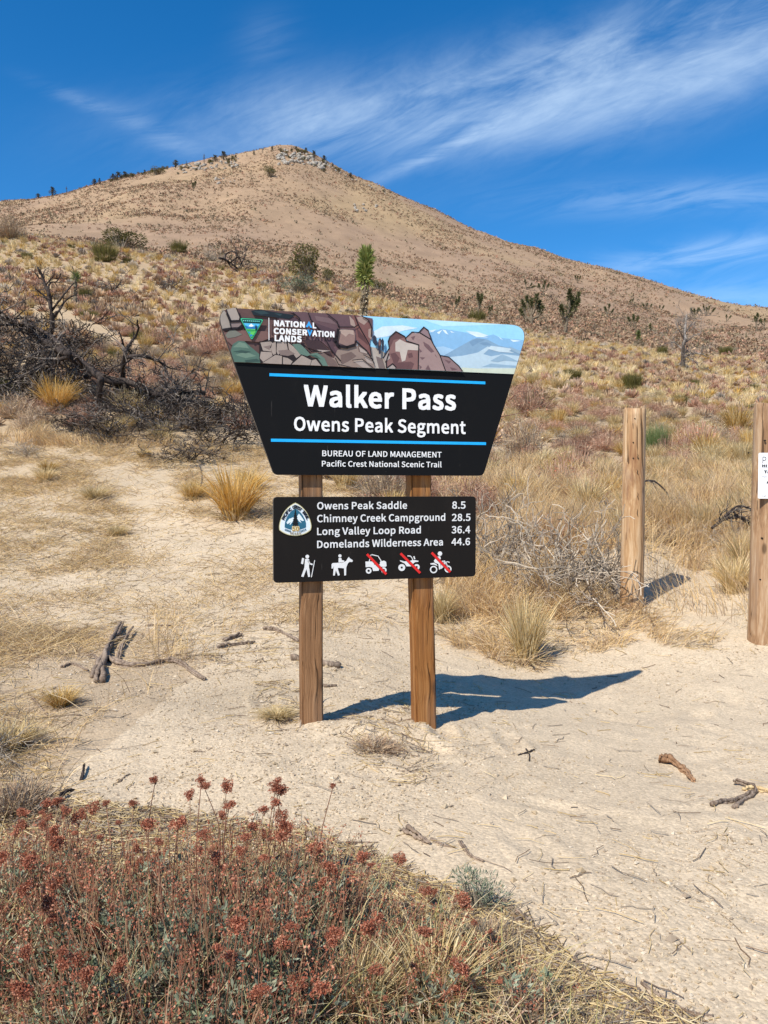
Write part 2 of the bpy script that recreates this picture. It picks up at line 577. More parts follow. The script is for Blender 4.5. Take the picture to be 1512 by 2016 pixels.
def wood_post_mat(name, dark, mid, light, grain=26.0, knots=True, warp=1.0):
    m, t = new_mat(name)
    o = t.new('ShaderNodeOutputMaterial'); p = t.new('ShaderNodeBsdfPrincipled')
    tc = t.new('ShaderNodeTexCoord').outputs['Object']
    wv = t.noise(t.mapping(tc, (2.2, 2.2, 1.6)), 1.0, 2, .5)
    wob = t.comb(t.math('MULTIPLY', wv, .10 * warp), t.math('MULTIPLY', wv, .08 * warp), 0.0)
    va = t.new('ShaderNodeVectorMath', operation='ADD'); t.link(tc, va.inputs[0]); t.link(wob, va.inputs[1])
    g1 = t.noise(t.mapping(va.outputs[0], (grain * 2.4, grain * 2.4, 1.3)), 1.0, 5, .6, .3)
    g2 = t.noise(t.mapping(va.outputs[0], (grain * 9, grain * 9, 5)), 1.0, 3, .6)
    st = t.noise(t.mapping(tc, (9, 9, 1.2)), 1.0, 4, .6)
    f = t.math('ADD', t.math('MULTIPLY', g1, .55), t.math('ADD', t.math('MULTIPLY', g2, .18), t.math('MULTIPLY', st, .27)))
    c = t.ramp(f, [(.35, dark), (.5, mid), (.64, light)])
    if knots:
        kv = t.voro(t.mapping(tc, (6.5, 6.5, 2.6)), 1.0)
        kn = t.smooth(kv, .13, .05)
        c = t.mix(t.math('MULTIPLY', kn, .75), c, tuple(x * .35 for x in dark))
    # drying cracks along the grain
    cr = t.noise(t.mapping(va.outputs[0], (grain * 3.0, grain * 3.0, .8)), 1.0, 2, .5)
    crk = t.smooth(cr, .36, .32)
    c = t.mix(t.math('MULTIPLY', crk, .8), c, tuple(x * .25 for x in dark))
    stn = t.noise(t.mapping(tc, (4, 4, 2.2)), 1.0, 4, .65, .8)
    c = t.mix(t.math('MULTIPLY', t.smooth(stn, .5, .68), .55), c, tuple(x * .8 for x in dark))
    gry = t.noise(t.mapping(tc, (7, 7, 1.1), loc=(3, 1, 2)), 1.0, 3, .6)
    c = t.mix(t.math('MULTIPLY', t.smooth(gry, .52, .7), .35), c, (mid[0] * .95, mid[0] * .82, mid[0] * .68))
    t.link(c, p.inputs['Base Color'])
    p.inputs['Roughness'].default_value = .75
    p.inputs['Specular IOR Level'].default_value = .2
    b = t.new('ShaderNodeBump'); b.inputs['Strength'].default_value = .85; b.inputs['Distance'].default_value = .005
    hgt = t.math('SUBTRACT', t.math('ADD', g1, t.math('MULTIPLY', g2, .5)), t.math('MULTIPLY', crk, 1.2))
    t.link(hgt, b.inputs['Height']); t.link(b.outputs[0], p.inputs['Normal'])
    t.link(p.outputs[0], o.inputs[0])
    return m


M_POST_A = wood_post_mat('stained_post', (.13, .06, .026), (.25, .128, .058), (.38, .21, .105))
M_POST_B = wood_post_mat('stained_post_orange', (.15, .054, .016), (.29, .12, .033), (.43, .21, .075))
M_ROUND = wood_post_mat('weathered_round_post', (.22, .10, .045), (.44, .265, .13), (.62, .45, .28), 14, True, 1.6)
M_ROUND2 = wood_post_mat('grey_round_post', (.17, .088, .042), (.345, .205, .108), (.50, .36, .23), 14, True, 1.6)

# ground
m, t = new_mat('desert_soil')
M_GROUND = m
o = t.new('ShaderNodeOutputMaterial'); p = t.new('ShaderNodeBsdfPrincipled')
tc = t.new('ShaderNodeTexCoord').outputs['Object']
at_ = t.new('ShaderNodeAttribute', attribute_name='col')
gcell = t.voro(tc, 95, 'F1', 'Color'); gd = t.voro(tc, 95)
gcell2 = t.voro(tc, 230, 'F1', 'Color')
sg = t.new('ShaderNodeSeparateColor'); t.link(gcell, sg.inputs[0])
sg2 = t.new('ShaderNodeSeparateColor'); t.link(gcell2, sg2.inputs[0])
fine = t.noise(tc, 420, 2, .6)
mid_ = t.noise(tc, 7, 4, .6)
big = t.noise(tc, 1.3, 4, .6)
k = t.math('ADD', t.math('MULTIPLY', sg.outputs[0], .26), t.math('MULTIPLY', sg2.outputs[0], .22))
k = t.math('ADD', k, t.math('ADD', t.math('MULTIPLY', mid_, .30), t.math('MULTIPLY', big, .34)))
k = t.math('ADD', k, t.math('ADD', t.math('MULTIPLY', fine, .16), .36))
c = t.mix(1.0, at_.outputs['Color'], t.comb(k, k, t.math('MULTIPLY', k, .99)), 'MULTIPLY')
t.link(c, p.inputs['Base Color'])
p.inputs['Roughness'].default_value = .95
p.inputs['Specular IOR Level'].default_value = .1
b = t.new('ShaderNodeBump'); b.inputs['Strength'].default_value = .5; b.inputs['Distance'].default_value = .006
h = t.math('ADD', t.math('MULTIPLY', t.math('SUBTRACT', 1.0, gd), t.math('MULTIPLY', sg.outputs[1], 1.2)), t.math('ADD', t.math('MULTIPLY', fine, .35), t.math('MULTIPLY', t.noise(tc, 38, 3, .6), .9)))
t.link(h, b.inputs['Height']); t.link(b.outputs[0], p.inputs['Normal'])
t.link(p.outputs[0], o.inputs[0])

# ------------------------------------------------------------------ the ground sheet
ZONE_RIGHT = [(868, 1100), (866, 1235), (900, 1268), (960, 1298), (1080, 1310), (1180, 1290), (1280, 1250), (1390, 1268), (1440, 1232),
              (1370, 1205), (1330, 1175), (1300, 1140), (1400, 1125), (1512, 1165), (2300, 1180), (2300, 880), (868, 880)]
ZONE_LEFT = [(-900, 1225), (240, 1225), (330, 1290), (200, 1390), (120, 1480), (90, 1600), (-900, 1640)]
ZONE_FLAT = [(-900, 880), (868, 880), (868, 1150), (640, 1130), (330, 1130), (240, 1225), (-900, 1225)]
ZONE_TRAIL = [(205, 905), (330, 925), (410, 1030), (540, 1045), (868, 1050), (880, 1240), (330, 1240), (-900, 1215), (-900, 1165), (230, 1140), (300, 1060), (230, 985)]


def zones(px, py, X, Y):
    """grass cover 0..1 of ground points"""
    j = fbm(X * 2.2, Y * 2.2, 3, 77)
    qx = px + 60 * fbm(X * 3, Y * 3, 3, 78); qy = py + 36 * fbm(X * 3, Y * 3, 3, 79)
    d = np.where(qy < 880, .8, 0.0)
    d = np.where(inpoly(qx, qy, ZONE_FLAT), .5, d)
    d = np.where(inpoly(qx, qy, ZONE_LEFT), .6, d)
    d = np.where(((qx - 230) / 190) ** 2 + ((qy - 1310) / 70) ** 2 < 1, .2, d)
    d = np.where(inpoly(qx, qy, ZONE_TRAIL), .16, d)
    d = np.where(inpoly(qx, qy, ZONE_RIGHT), 1.0, d)
    d = np.where(((X - 2.42) / .55) ** 2 + ((Y - 6.3) / 1.15) ** 2 < 1, .07, d)      # bare path past the free post
    return np.clip(d * (1 + 1.2 * j), 0, 1)


ZZ = TAB
PXg, PYg = project(XX, np.maximum(YY, .05), ZZ)
cov = zones(PXg, PYg, XX, YY)
SAND = np.array([.55, .433, .297]); LIT = np.array([.45, .335, .205]); HILL = np.array([.335, .226, .137]); PINK = np.array([.285, .188, .13])
hf = sstep(R, 30, 110)[None, :, None]
Cg = SAND * (1 - .55 * cov[..., None]) + LIT * .55 * cov[..., None]
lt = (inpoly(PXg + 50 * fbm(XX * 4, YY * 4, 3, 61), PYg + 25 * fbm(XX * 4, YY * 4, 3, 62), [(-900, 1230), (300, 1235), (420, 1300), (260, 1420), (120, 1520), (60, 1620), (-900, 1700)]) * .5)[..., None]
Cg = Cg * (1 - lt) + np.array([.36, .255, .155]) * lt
# soft-edged darker patch of soil left of the sign
dk = np.exp(-(((XX + .62) / .36) ** 2 + ((YY - 3.6) / .38) ** 2))[..., None]
Cg = Cg * (1 - .20 * dk)
pn = np.clip(.5 + 1.6 * fbm(XX / 60, YY / 60, 4, 55), 0, 1)[..., None]
hill = HILL * (1 - pn * .55) + PINK * pn * .55
gold = np.clip(.15 + 2.2 * fbm(XX / 45 + 4, YY / 110, 3, 58), 0, .8)[..., None]
hill = hill * (1 - gold) + gold * np.array([.355, .246, .137])
slope = (sstep(R, 8, 16) * .75)[None, :, None]
Cg = Cg * (1 - slope) + np.array([.42, .305, .185]) * slope
Cg = Cg * (1 - hf) + hill * hf
spk = np.clip(1 + .5 * fbm(XX / 3.5, YY / 5, 3, 66), .6, 1.4)[..., None]
Cg = np.where(hf > .5, Cg * (.55 + .45 * spk), Cg)
g = G()
idx = np.arange(NTH * NR).reshape(NTH, NR)
Q = np.stack([idx[:-1, :-1], idx[1:, :-1], idx[1:, 1:], idx[:-1, 1:]], -1)
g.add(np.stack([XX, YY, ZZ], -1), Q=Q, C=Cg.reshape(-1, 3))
# close the small hole under the viewer
hub = np.concatenate([[[0, 0, float(ZZ[:, 0].mean())]], np.stack([XX[:, 0], YY[:, 0], ZZ[:, 0]], -1)])
g.add(hub, T=[[0, i + 1, i] for i in range(1, NTH)], C=SAND)
ground = g.build('ground', M_GROUND, smooth=True)
# normals upward
if ground.data.polygons[NTH * 3].normal.z < 0:
    ground.data.flip_normals()
tag(ground, kind='structure')
# ------------------------------------------------------------------ trailhead sign
SIGN_YAW = math.radians(15.1)
SU = Vector((math.cos(SIGN_YAW), math.sin(SIGN_YAW), 0))
SN = Vector((-SU.y, SU.x, 0))                    # away from the viewer
SO = Vector((-0.06, 3.2, 0.0))


def on_sign(px, py, depth=0.0):
    """photo pixel -> (along, up) on the plane of the sign face"""
    a, b = ray(px, py)
    d = Vector((float(a), 1.0, float(b)))
    o = SO + SN * depth
    E = Vector((0, 0, EYE))
    k = (o - E).dot(SN) / d.dot(SN)
    p = E + d * k
    return ((p - SO).dot(SU), p.z)


def srgb(r, g_, b_, k=1.0):
    f = lambda v: (v / 255 / 12.92 if v / 255 <= .04045 else ((v / 255 + .055) / 1.055) ** 2.4)
    return tuple(min(f(v) * k, .95) for v in (r, g_, b_))


_print = {}


def ink(col, rough=.55):
    key = tuple(round(c, 4) for c in col)
    if key not in _print:
        mm, t = new_mat('printed_ink')
        o = t.new('ShaderNodeOutputMaterial'); p = t.new('ShaderNodeBsdfPrincipled')
        tc = t.new('ShaderNodeTexCoord').outputs['Object']
        n = t.noise(tc, 60, 3, .6); n2 = t.noise(tc, 14, 4, .6)
        kk = t.math('ADD', t.math('ADD', t.math('MULTIPLY', n, .22), t.math('MULTIPLY', n2, .26)), .76)
        t.link(t.mix(1.0, key, t.comb(kk, kk, kk), 'MULTIPLY'), p.inputs['Base Color'])
        p.inputs['Roughness'].default_value = rough
        p.inputs['Specular IOR Level'].default_value = .25
        t.link(p.outputs[0], o.inputs[0])
        _print[key] = mm
    return _print[key]


def clip_convex(poly, hull):
    out = list(poly)
    n = len(hull)
    for i in range(n):
        a, b_ = hull[i], hull[(i + 1) % n]
        src, out = out, []
        def side(p):
            return (b_[0] - a[0]) * (p[1] - a[1]) - (b_[1] - a[1]) * (p[0] - a[0])
        for j in range(len(src)):
            p, q = src[j], src[(j + 1) % len(src)]
            sp_, sq = side(p), side(q)
            if sp_ >= 0: out.append(p)
            if (sp_ >= 0) != (sq >= 0):
                k = sp_ / (sp_ - sq)
                out.append((p[0] + (q[0] - p[0]) * k, p[1] + (q[1] - p[1]) * k))
        if not out: return []
    return out


def flat_polys(polys, y):
    """list of 2-D polygons -> one BMesh sheet at depth y facing the viewer"""
    bm = bmesh.new()
    for poly in polys:
        if len(poly) < 3: continue
        vs = [bm.verts.new((x, y, z)) for x, z in poly]
        for tri in tessellate_polygon([[Vector((x, z, 0)) for x, z in poly]]):
            try:
                f = bm.faces.new([vs[i] for i in tri])
                f.normal_update()
                if f.normal.y > 0: f.normal_flip()
            except ValueError:
                pass
    return bm


class Sheet:
    """a printed graphic in several inks, kept as one mesh with one material per ink"""
    def __init__(s, y0):
        s.y = y0; s.items = []
    def add(s, polys, col):
        s.y -= 0.00022
        s.items.append((polys, s.y, col))
    def build(s, name, parent):
        bm = bmesh.new(); mats = []
        for polys, y, col in s.items:
            mt = ink(col)
            if mt not in mats: mats.append(mt)
            b2 = flat_polys(polys, y)
            me = bpy.data.meshes.new('tmp'); b2.to_mesh(me); b2.free()
            n0 = len(bm.faces)
            bm.from_mesh(me); bpy.data.meshes.remove(me)
            bm.faces.ensure_lookup_table()
            for f in bm.faces[n0:]: f.material_index = mats.index(mt)
        me = bpy.data.meshes.new(name); bm.to_mesh(me); bm.free()
        for mt in mats: me.materials.append(mt)
        return link(name, me, parent)


def thick_line(pts, wd):
    """polygons covering a polyline"""
    out = []
    for (x0, y0), (x1, y1) in zip(pts[:-1], pts[1:]):
        dx, dy = x1 - x0, y1 - y0
        l = math.hypot(dx, dy) or 1
        nx, ny = -dy / l * wd / 2, dx / l * wd / 2
        ex, ey = dx / l * wd * .3, dy / l * wd * .3
        out.append([(x0 + nx - ex, y0 + ny - ey), (x1 + nx + ex, y1 + ny + ey), (x1 - nx + ex, y1 - ny + ey), (x0 - nx - ex, y0 - ny - ey)])
    return out


def disc(x, y, r, n=18, ry=None):
    ry = ry or r
    return [(x + r * math.cos(2 * math.pi * i / n), y + ry * math.sin(2 * math.pi * i / n)) for i in range(n)]


def ring_polys(x, y, r, rin, n=20):
    a = disc(x, y, r, n); b_ = disc(x, y, rin, n)
    return [[a[i], a[(i + 1) % n], b_[(i + 1) % n], b_[i]] for i in range(n)]


def rounded(poly, rad, seg=6):
    """round the corners of a convex polygon; rad may be a list"""
    n = len(poly); out = []
    rads = rad if isinstance(rad, (list, tuple)) else [rad] * n
    for i in range(n):
        p = Vector(poly[i]); a = Vector(poly[i - 1]) - p; b_ = Vector(poly[(i + 1) % n]) - p
        r = rads[i]
        ang = a.angle(b_) / 2
        d = r / math.tan(ang)
        p0 = p + a.normalized() * d; p1 = p + b_.normalized() * d
        for k in range(seg + 1):
            t = k / seg
            q = p0 * (1 - t) ** 2 + p * 2 * t * (1 - t) + p1 * t * t
            out.append((q.x, q.y))
    return out


def slab(name, outline, y0, y1, mat, parent, bevel=.0015, edge_mat=None):
    bm = bmesh.new()
    fr = [bm.verts.new((x, y0, z)) for x, z in outline]
    bk = [bm.verts.new((x, y1, z)) for x, z in outline]
    bm.faces.new(fr); bm.faces.new(bk[::-1])
    n = len(fr)
    for i in range(n):
        f = bm.faces.new([fr[i], bk[i], bk[(i + 1) % n], fr[(i + 1) % n]])
        if edge_mat: f.material_index = 1
    bmesh.ops.recalc_face_normals(bm, faces=bm.faces)
    o = from_bm(name, bm, mat, parent)
    if edge_mat: o.data.materials.append(edge_mat)
    return o


# outlines of a plain grotesque alphabet: advance, then contours as x, y pairs
GLYPH = {"-":[121,[[16,86,106,86,106,110,16,110]]],".":[97,[[49,-5,65,2,72,20,65,37,49,44,32,37,26,20,32,2]]],"0":[194,[[97,-5,140,10,167,55,177,129,167,203,140,247,97,261,55,247,27,203,18,129,27,55,55,10],[97,21,62,47,48,129,62,211,97,236,133,211,146,129,133,47]]],"1":[194,[[31,0,172,0,172,27,120,27,120,257,96,257,42,238,42,218,88,218,88,27,31,27]]],"2":[194,[[15,0,177,0,177,28,106,28,64,25,117,81,152,134,165,186,144,241,90,261,47,251,14,224,33,206,57,227,86,235,121,221,133,185,120,138,82,83,15,19]]],"3":[194,[[92,-5,151,15,175,69,159,112,120,134,120,136,153,158,166,197,145,244,91,261,52,253,20,231,37,210,61,228,90,235,122,224,133,195,118,160,62,146,62,121,125,107,142,70,128,35,90,22,53,31,27,51,10,31,42,6]]],"4":[194,[[119,0,149,0,149,71,183,71,183,96,149,96,149,257,114,257,7,92,7,71,119,71],[119,96,40,96,99,184,119,222,121,222,119,175]]],"5":[194,[[92,-5,133,6,164,36,176,83,153,146,98,165,60,155,67,229,163,229,163,257,39,257,30,137,47,126,68,137,90,141,129,126,143,83,127,38,89,22,51,31,26,50,9,29,42,6]]],"6":[194,[[105,-5,157,18,179,79,160,139,108,159,77,151,50,129,60,191,83,225,116,235,138,230,157,215,175,235,149,254,114,261,68,248,33,203,20,123,31,52,61,10],[50,103,77,128,103,136,137,120,149,79,136,37,105,21,67,42]]],"7":[194,[[69,0,103,0,111,89,133,164,178,237,178,257,17,257,17,229,142,229,102,160,79,87]]],"8":[194,[[98,-5,156,15,178,62,165,104,135,129,135,131,158,156,169,193,150,242,99,261,49,243,28,195,39,161,63,136,63,135,31,107,16,64,39,15],[116,139,75,160,57,195,69,225,98,237,130,224,142,191,135,164],[98,19,60,33,44,67,54,100,80,125,127,101,148,63,134,31]]],"9":[194,[[82,-5,128,10,162,56,175,139,164,207,133,248,89,261,37,238,15,178,35,118,86,97,118,106,145,129,135,66,112,32,81,22,57,27,38,42,20,22,46,3],[145,155,118,129,91,121,57,137,46,178,58,220,89,236,128,216]]],"A":[213,[[1,0,34,0,59,78,153,78,177,0,211,0,124,257,88,257],[67,104,79,144,105,230,106,230,132,144,145,104]]],"B":[230,[[35,0,117,0,168,8,202,33,214,75,200,117,162,137,162,138,190,159,200,194,175,242,111,257,35,257],[68,148,68,231,107,231,153,222,168,190,153,159,106,148],[68,26,68,123,112,123,164,111,182,76,164,38,112,26]]],"C":[223,[[132,-5,176,5,211,32,193,53,166,32,133,24,91,37,63,73,54,129,64,185,92,220,134,233,164,226,187,209,204,230,175,252,134,261,76,245,35,200,20,128,35,57,75,11]]],"D":[241,[[35,0,101,0,166,15,206,60,220,129,206,199,166,242,99,257,35,257],[68,27,68,230,97,230,147,219,177,184,187,129,177,74,147,39,97,27]]],"E":[206,[[35,0,187,0,187,28,68,28,68,121,165,121,165,149,68,149,68,229,183,229,183,257,35,257]]],"F":[193,[[35,0,68,0,68,115,166,115,166,143,68,143,68,229,183,229,183,257,35,257]]],"G":[241,[[136,-5,182,4,215,25,215,133,131,133,131,106,186,106,186,39,165,28,139,24,93,37,64,73,54,129,64,185,94,220,139,233,171,226,194,209,212,230,183,251,138,261,77,245,36,200,20,128,35,57,76,11]]],"H":[255,[[35,0,68,0,68,121,187,121,187,0,220,0,220,257,187,257,187,149,68,149,68,257,35,257]]],"I":[103,[[35,0,68,0,68,257,35,257]]],"L":[190,[[35,0,180,0,180,28,68,28,68,257,35,257]]],"M":[284,[[35,0,64,0,64,142,60,218,62,218,82,159,131,26,153,26,201,159,222,218,223,218,219,142,219,0,249,0,249,257,210,257,161,119,143,66,142,66,123,119,74,257,35,257]]],"N":[253,[[35,0,66,0,66,135,62,215,63,215,91,162,185,0,218,0,218,257,187,257,187,123,192,42,190,42,162,95,68,257,35,257]]],"O":[260,[[130,-5,187,12,225,58,239,129,225,200,187,245,130,261,73,245,34,200,20,129,34,58,73,12],[130,24,90,37,63,73,54,129,63,185,90,220,130,233,170,220,197,185,206,129,197,73,170,37]]],"P":[222,[[35,0,68,0,68,102,110,102,160,111,192,137,204,181,192,226,159,250,109,257,35,257],[68,129,68,230,104,230,155,220,172,181,156,141,106,129]]],"R":[222,[[68,135,68,230,111,230,157,220,173,185,157,147,111,135],[176,0,213,0,147,112,189,137,205,185,180,241,116,257,35,257,35,0,68,0,68,109,114,109]]],"S":[209,[[106,-5,170,17,194,68,178,112,141,137,104,153,75,168,62,196,75,223,110,233,142,226,168,209,185,230,152,252,110,261,52,242,29,193,46,150,81,127,118,111,148,94,161,65,146,35,107,24,68,33,36,56,17,33,56,6]]],"T":[210,[[89,0,121,0,121,229,199,229,199,257,11,257,11,229,89,229]]],"U":[252,[[126,-5,173,6,206,41,218,106,218,257,187,257,187,105,170,41,126,24,84,41,67,105,67,257,34,257,34,106,47,41,79,6]]],"V":[201,[[82,0,120,0,201,257,168,257,127,118,102,33,101,33,76,118,34,257,0,257]]],"W":[307,[[63,0,102,0,140,155,153,213,154,213,167,155,206,0,245,0,298,257,267,257,239,117,225,34,223,34,205,117,169,257,140,257,104,117,86,34,85,34,69,117,42,257,9,257]]],"Y":[186,[[77,0,109,0,109,99,186,257,153,257,120,184,94,128,92,128,67,184,34,257,0,257,77,99]]],"a":[197,[[76,-5,109,3,139,23,140,23,143,0,169,0,169,117,154,174,103,195,61,187,29,170,41,148,67,162,98,168,129,154,137,120,71,107,33,84,21,49,36,10],[85,21,61,28,51,51,70,82,137,99,137,46,111,28]]],"c":[179,[[107,-5,140,2,169,19,155,41,134,28,110,22,67,42,51,95,68,148,111,168,131,164,149,152,165,173,142,188,110,195,64,183,31,149,18,95,30,41,62,7]]],"d":[217,[[97,-5,129,3,155,22,156,22,159,0,185,0,185,279,153,279,153,206,154,173,130,189,101,195,60,183,30,148,19,95,28,41,55,7],[104,22,65,42,51,95,68,148,106,168,130,163,153,148,153,48,129,29]]],"e":[194,[[109,-5,144,1,172,15,160,36,138,25,113,21,68,39,50,88,178,88,179,106,160,171,103,195,62,183,31,148,18,95,31,41,63,7],[49,110,68,154,104,169,139,154,151,110]]],"f":[114,[[12,164,37,164,37,0,69,0,69,164,110,164,110,190,69,190,69,220,76,248,96,258,118,252,125,277,93,283,51,266,37,221,37,190,12,188]]],"g":[197,[[96,-88,166,-68,193,-22,176,13,126,23,89,23,63,29,56,44,59,57,68,67,96,60,145,78,166,126,161,149,150,166,189,166,189,190,123,190,96,195,46,177,25,127,33,97,50,76,50,75,35,60,29,39,34,20,46,8,46,6,25,-13,18,-37,40,-74],[96,82,68,94,56,127,68,160,96,172,125,160,137,127,125,94],[101,-65,60,-56,46,-32,50,-16,65,0,90,-3,123,-3,151,-8,161,-27,145,-54]]],"h":[213,[[32,0,64,0,64,138,90,160,116,167,144,155,152,116,152,0,184,0,184,120,170,176,126,195,91,186,63,163,64,202,64,279,32,279]]],"i":[96,[[32,0,64,0,64,190,32,190],[48,229,64,235,70,251,64,266,48,271,33,266,27,251,33,235]]],"k":[193,[[32,0,64,0,64,50,99,92,155,0,190,0,118,113,181,190,146,190,65,90,64,90,64,279,32,279]]],"l":[99,[[66,-5,84,-2,80,23,73,22,67,25,64,36,64,279,32,279,32,38,40,7]]],"m":[324,[[32,0,64,0,64,138,89,160,112,167,139,155,147,116,147,0,179,0,179,138,204,160,227,167,254,155,263,116,263,0,294,0,294,120,280,176,237,195,204,185,174,159,156,185,121,195,90,186,62,162,62,162,58,190,32,190]]],"n":[214,[[32,0,64,0,64,138,90,160,116,167,144,155,152,116,152,0,184,0,184,120,170,176,126,195,91,186,62,162,62,162,58,190,32,190]]],"o":[212,[[106,-5,150,7,182,41,194,95,182,149,150,183,106,195,63,183,31,149,18,95,31,41,63,7],[106,22,66,42,51,95,66,148,106,168,146,148,161,95,146,42]]],"p":[217,[[32,-80,64,-80,64,-16,63,18,90,1,116,-5,157,8,187,42,199,98,190,149,164,183,123,195,91,187,62,168,62,168,58,190,32,190],[111,22,89,27,64,42,64,142,91,161,115,168,154,149,165,98,150,42]]],"r":[136,[[32,0,64,0,64,122,87,156,112,166,131,163,137,191,116,195,86,184,62,155,62,155,58,190,32,190]]],"s":[164,[[82,-5,133,12,151,52,132,90,93,110,65,122,52,143,61,162,88,170,111,165,131,153,146,173,120,189,87,195,39,179,22,141,39,105,77,86,107,72,120,50,111,29,83,20,53,27,27,43,11,22,43,3]]],"t":[132,[[92,-5,127,2,121,27,99,21,76,31,70,58,70,164,121,164,121,190,70,190,70,244,43,244,40,190,9,188,9,164,38,164,38,59,50,13]]],"u":[213,[[88,-5,122,5,151,30,152,30,154,0,181,0,181,190,149,190,149,55,124,31,97,23,70,35,62,74,62,190,29,190,29,70,44,14]]],"w":[281,[[62,0,99,0,126,102,139,157,141,157,154,103,181,0,220,0,272,190,241,190,213,80,202,27,200,27,187,80,157,190,126,190,96,80,83,27,82,27,70,80,42,190,9,190]]],"y":[182,[[35,-82,80,-63,106,-16,178,190,147,190,112,85,97,31,95,31,76,85,38,190,5,190,81,0,77,-15,60,-44,34,-56,19,-53,13,-78]]]," ":[78,[]]}


def _area(c_): return sum(c_[i][0] * c_[(i + 1) % len(c_)][1] - c_[(i + 1) % len(c_)][0] * c_[i][1] for i in range(len(c_)))


def lettering(name, s, xl, xr, z_base, z_cap, col, parent, y=-.0022, bold=0.0, rot=None):
    """set a line of text so its ink spans xl..xr and base..cap (sign coordinates)"""
    shapes = []; pen = 0
    ref = GLYPH['H'][1][0]
    sgn = 1 if _area([(ref[i], ref[i + 1]) for i in range(0, len(ref), 2)]) > 0 else -1
    for ch in s:
        adv, cs = GLYPH[ch]
        cs = [[(c_[i] + pen, c_[i + 1]) for i in range(0, len(c_), 2)] for c_ in cs]
        outer = [c_ for c_ in cs if _area(c_) * sgn > 0]
        hole = [c_ for c_ in cs if _area(c_) * sgn <= 0]
        for o_ in outer:
            shapes.append([o_] + [h_ for h_ in hole if inpoly(np.array([h_[0][0]]), np.array([h_[0][1]]), o_)[0]])
        pen += adv + bold * 1.1
    xs = [q_[0] for l in shapes for c_ in l for q_ in c_]
    x0, x1 = min(xs) - bold, max(xs) + bold
    b0, b1 = min(ref[1::2]) - bold, max(ref[1::2]) + bold
    kx = (xr - xl) / (x1 - x0); kz = (z_cap - z_base) / (b1 - b0)
    bm = bmesh.new()
    for si, l in enumerate(shapes):
        cu = bpy.data.curves.new('outline', 'CURVE')
        cu.dimensions = '2D'; cu.fill_mode = 'FRONT'
        for c_ in l:
            sp_ = cu.splines.new('POLY')
            sp_.points.add(len(c_) - 1)
            for i, (x, z) in enumerate(c_): sp_.points[i].co = (x, z, 0, 1)
            sp_.use_cyclic_u = True
        ob = bpy.data.objects.new('outline', cu)
        me = ob.to_mesh()
        src = [tuple(v.co) for v in me.vertices]
        # heavier weights: the outline is laid down again, nudged round a small circle
        shifts = [(0, 0)] + ([(bold * a_, bold * b_) for a_ in (-1, 0, 1) for b_ in (-1, 0, 1) if a_ or b_] if bold else [])
        for li, (ox, oy) in enumerate(shifts):
            for v, c_ in zip(me.vertices, src):
                x = xl + (c_[0] + ox - x0) * kx; z = z_base + (c_[1] + oy - b0) * kz
                if rot:
                    dx, dz = x - rot[0], z - rot[1]
                    x = rot[0] + dx * math.cos(rot[2]) - dz * math.sin(rot[2]); z = rot[1] + dx * math.sin(rot[2]) + dz * math.cos(rot[2])
                v.co = (x, y - .00003 * li, z)
            bm.from_mesh(me)
        ob.to_mesh_clear(); bpy.data.objects.remove(ob); bpy.data.curves.remove(cu)
    bm.normal_update()
    for f in bm.faces:
        if f.normal.y > 0: f.normal_flip()
    return from_bm(name, bm, ink(col), parent)


def px_text(name, s, pxl, pxr, py_cap, py_base, col, parent, bold=0.0, pyr=None, y=-.0022):
    """photo measurements: ink left / right columns, cap top and baseline rows at the left end"""
    xl, zc = on_sign(pxl, py_cap); _, zb = on_sign(pxl, py_base)
    xr, _ = on_sign(pxr, py_base if pyr is None else pyr)
    return lettering(name, s, xl, xr, zb, zc, col, parent, bold=bold, y=y)


WHITE = (.80, .80, .79)
CYAN = srgb(28, 158, 222, 1.15)
sign = empty('trailhead_sign', SO, SIGN_YAW)
tag(sign, 'wooden trailhead sign with a dark trapezoid panel reading Walker Pass above a dark mileage board', 'sign')

# posts (square timber)


def square_post(name, s0, s1, y0, z0, z1, mat, parent, twist=0.0, lean=0.0):
    bm = bmesh.new()
    bmesh.ops.create_cube(bm, size=1)
    wd = s1 - s0
    for v in bm.verts: v.co = (v.co.x * wd, v.co.y * .08, v.co.z + .5)
    bmesh.ops.bevel(bm, geom=[e for e in bm.edges if abs(e.verts[0].co.z - e.verts[1].co.z) > .5], offset=.006, segments=2, affect='EDGES')
    bmesh.ops.subdivide_edges(bm, edges=[e for e in bm.edges if abs(e.verts[0].co.z - e.verts[1].co.z) > .5], cuts=12)
    for v in bm.verts:
        z = v.co.z * (z1 - z0)
        v.co.x += .0012 * math.sin(z * 7 + s0 * 20) ; v.co.y += .001 * math.sin(z * 5 + 1)
        v.co.z = z
    o = from_bm(name, bm, mat, parent)
    o.location = ((s0 + s1) / 2, y0 + .040, z0)
    o.rotation_euler = (0, lean, twist)
    return o


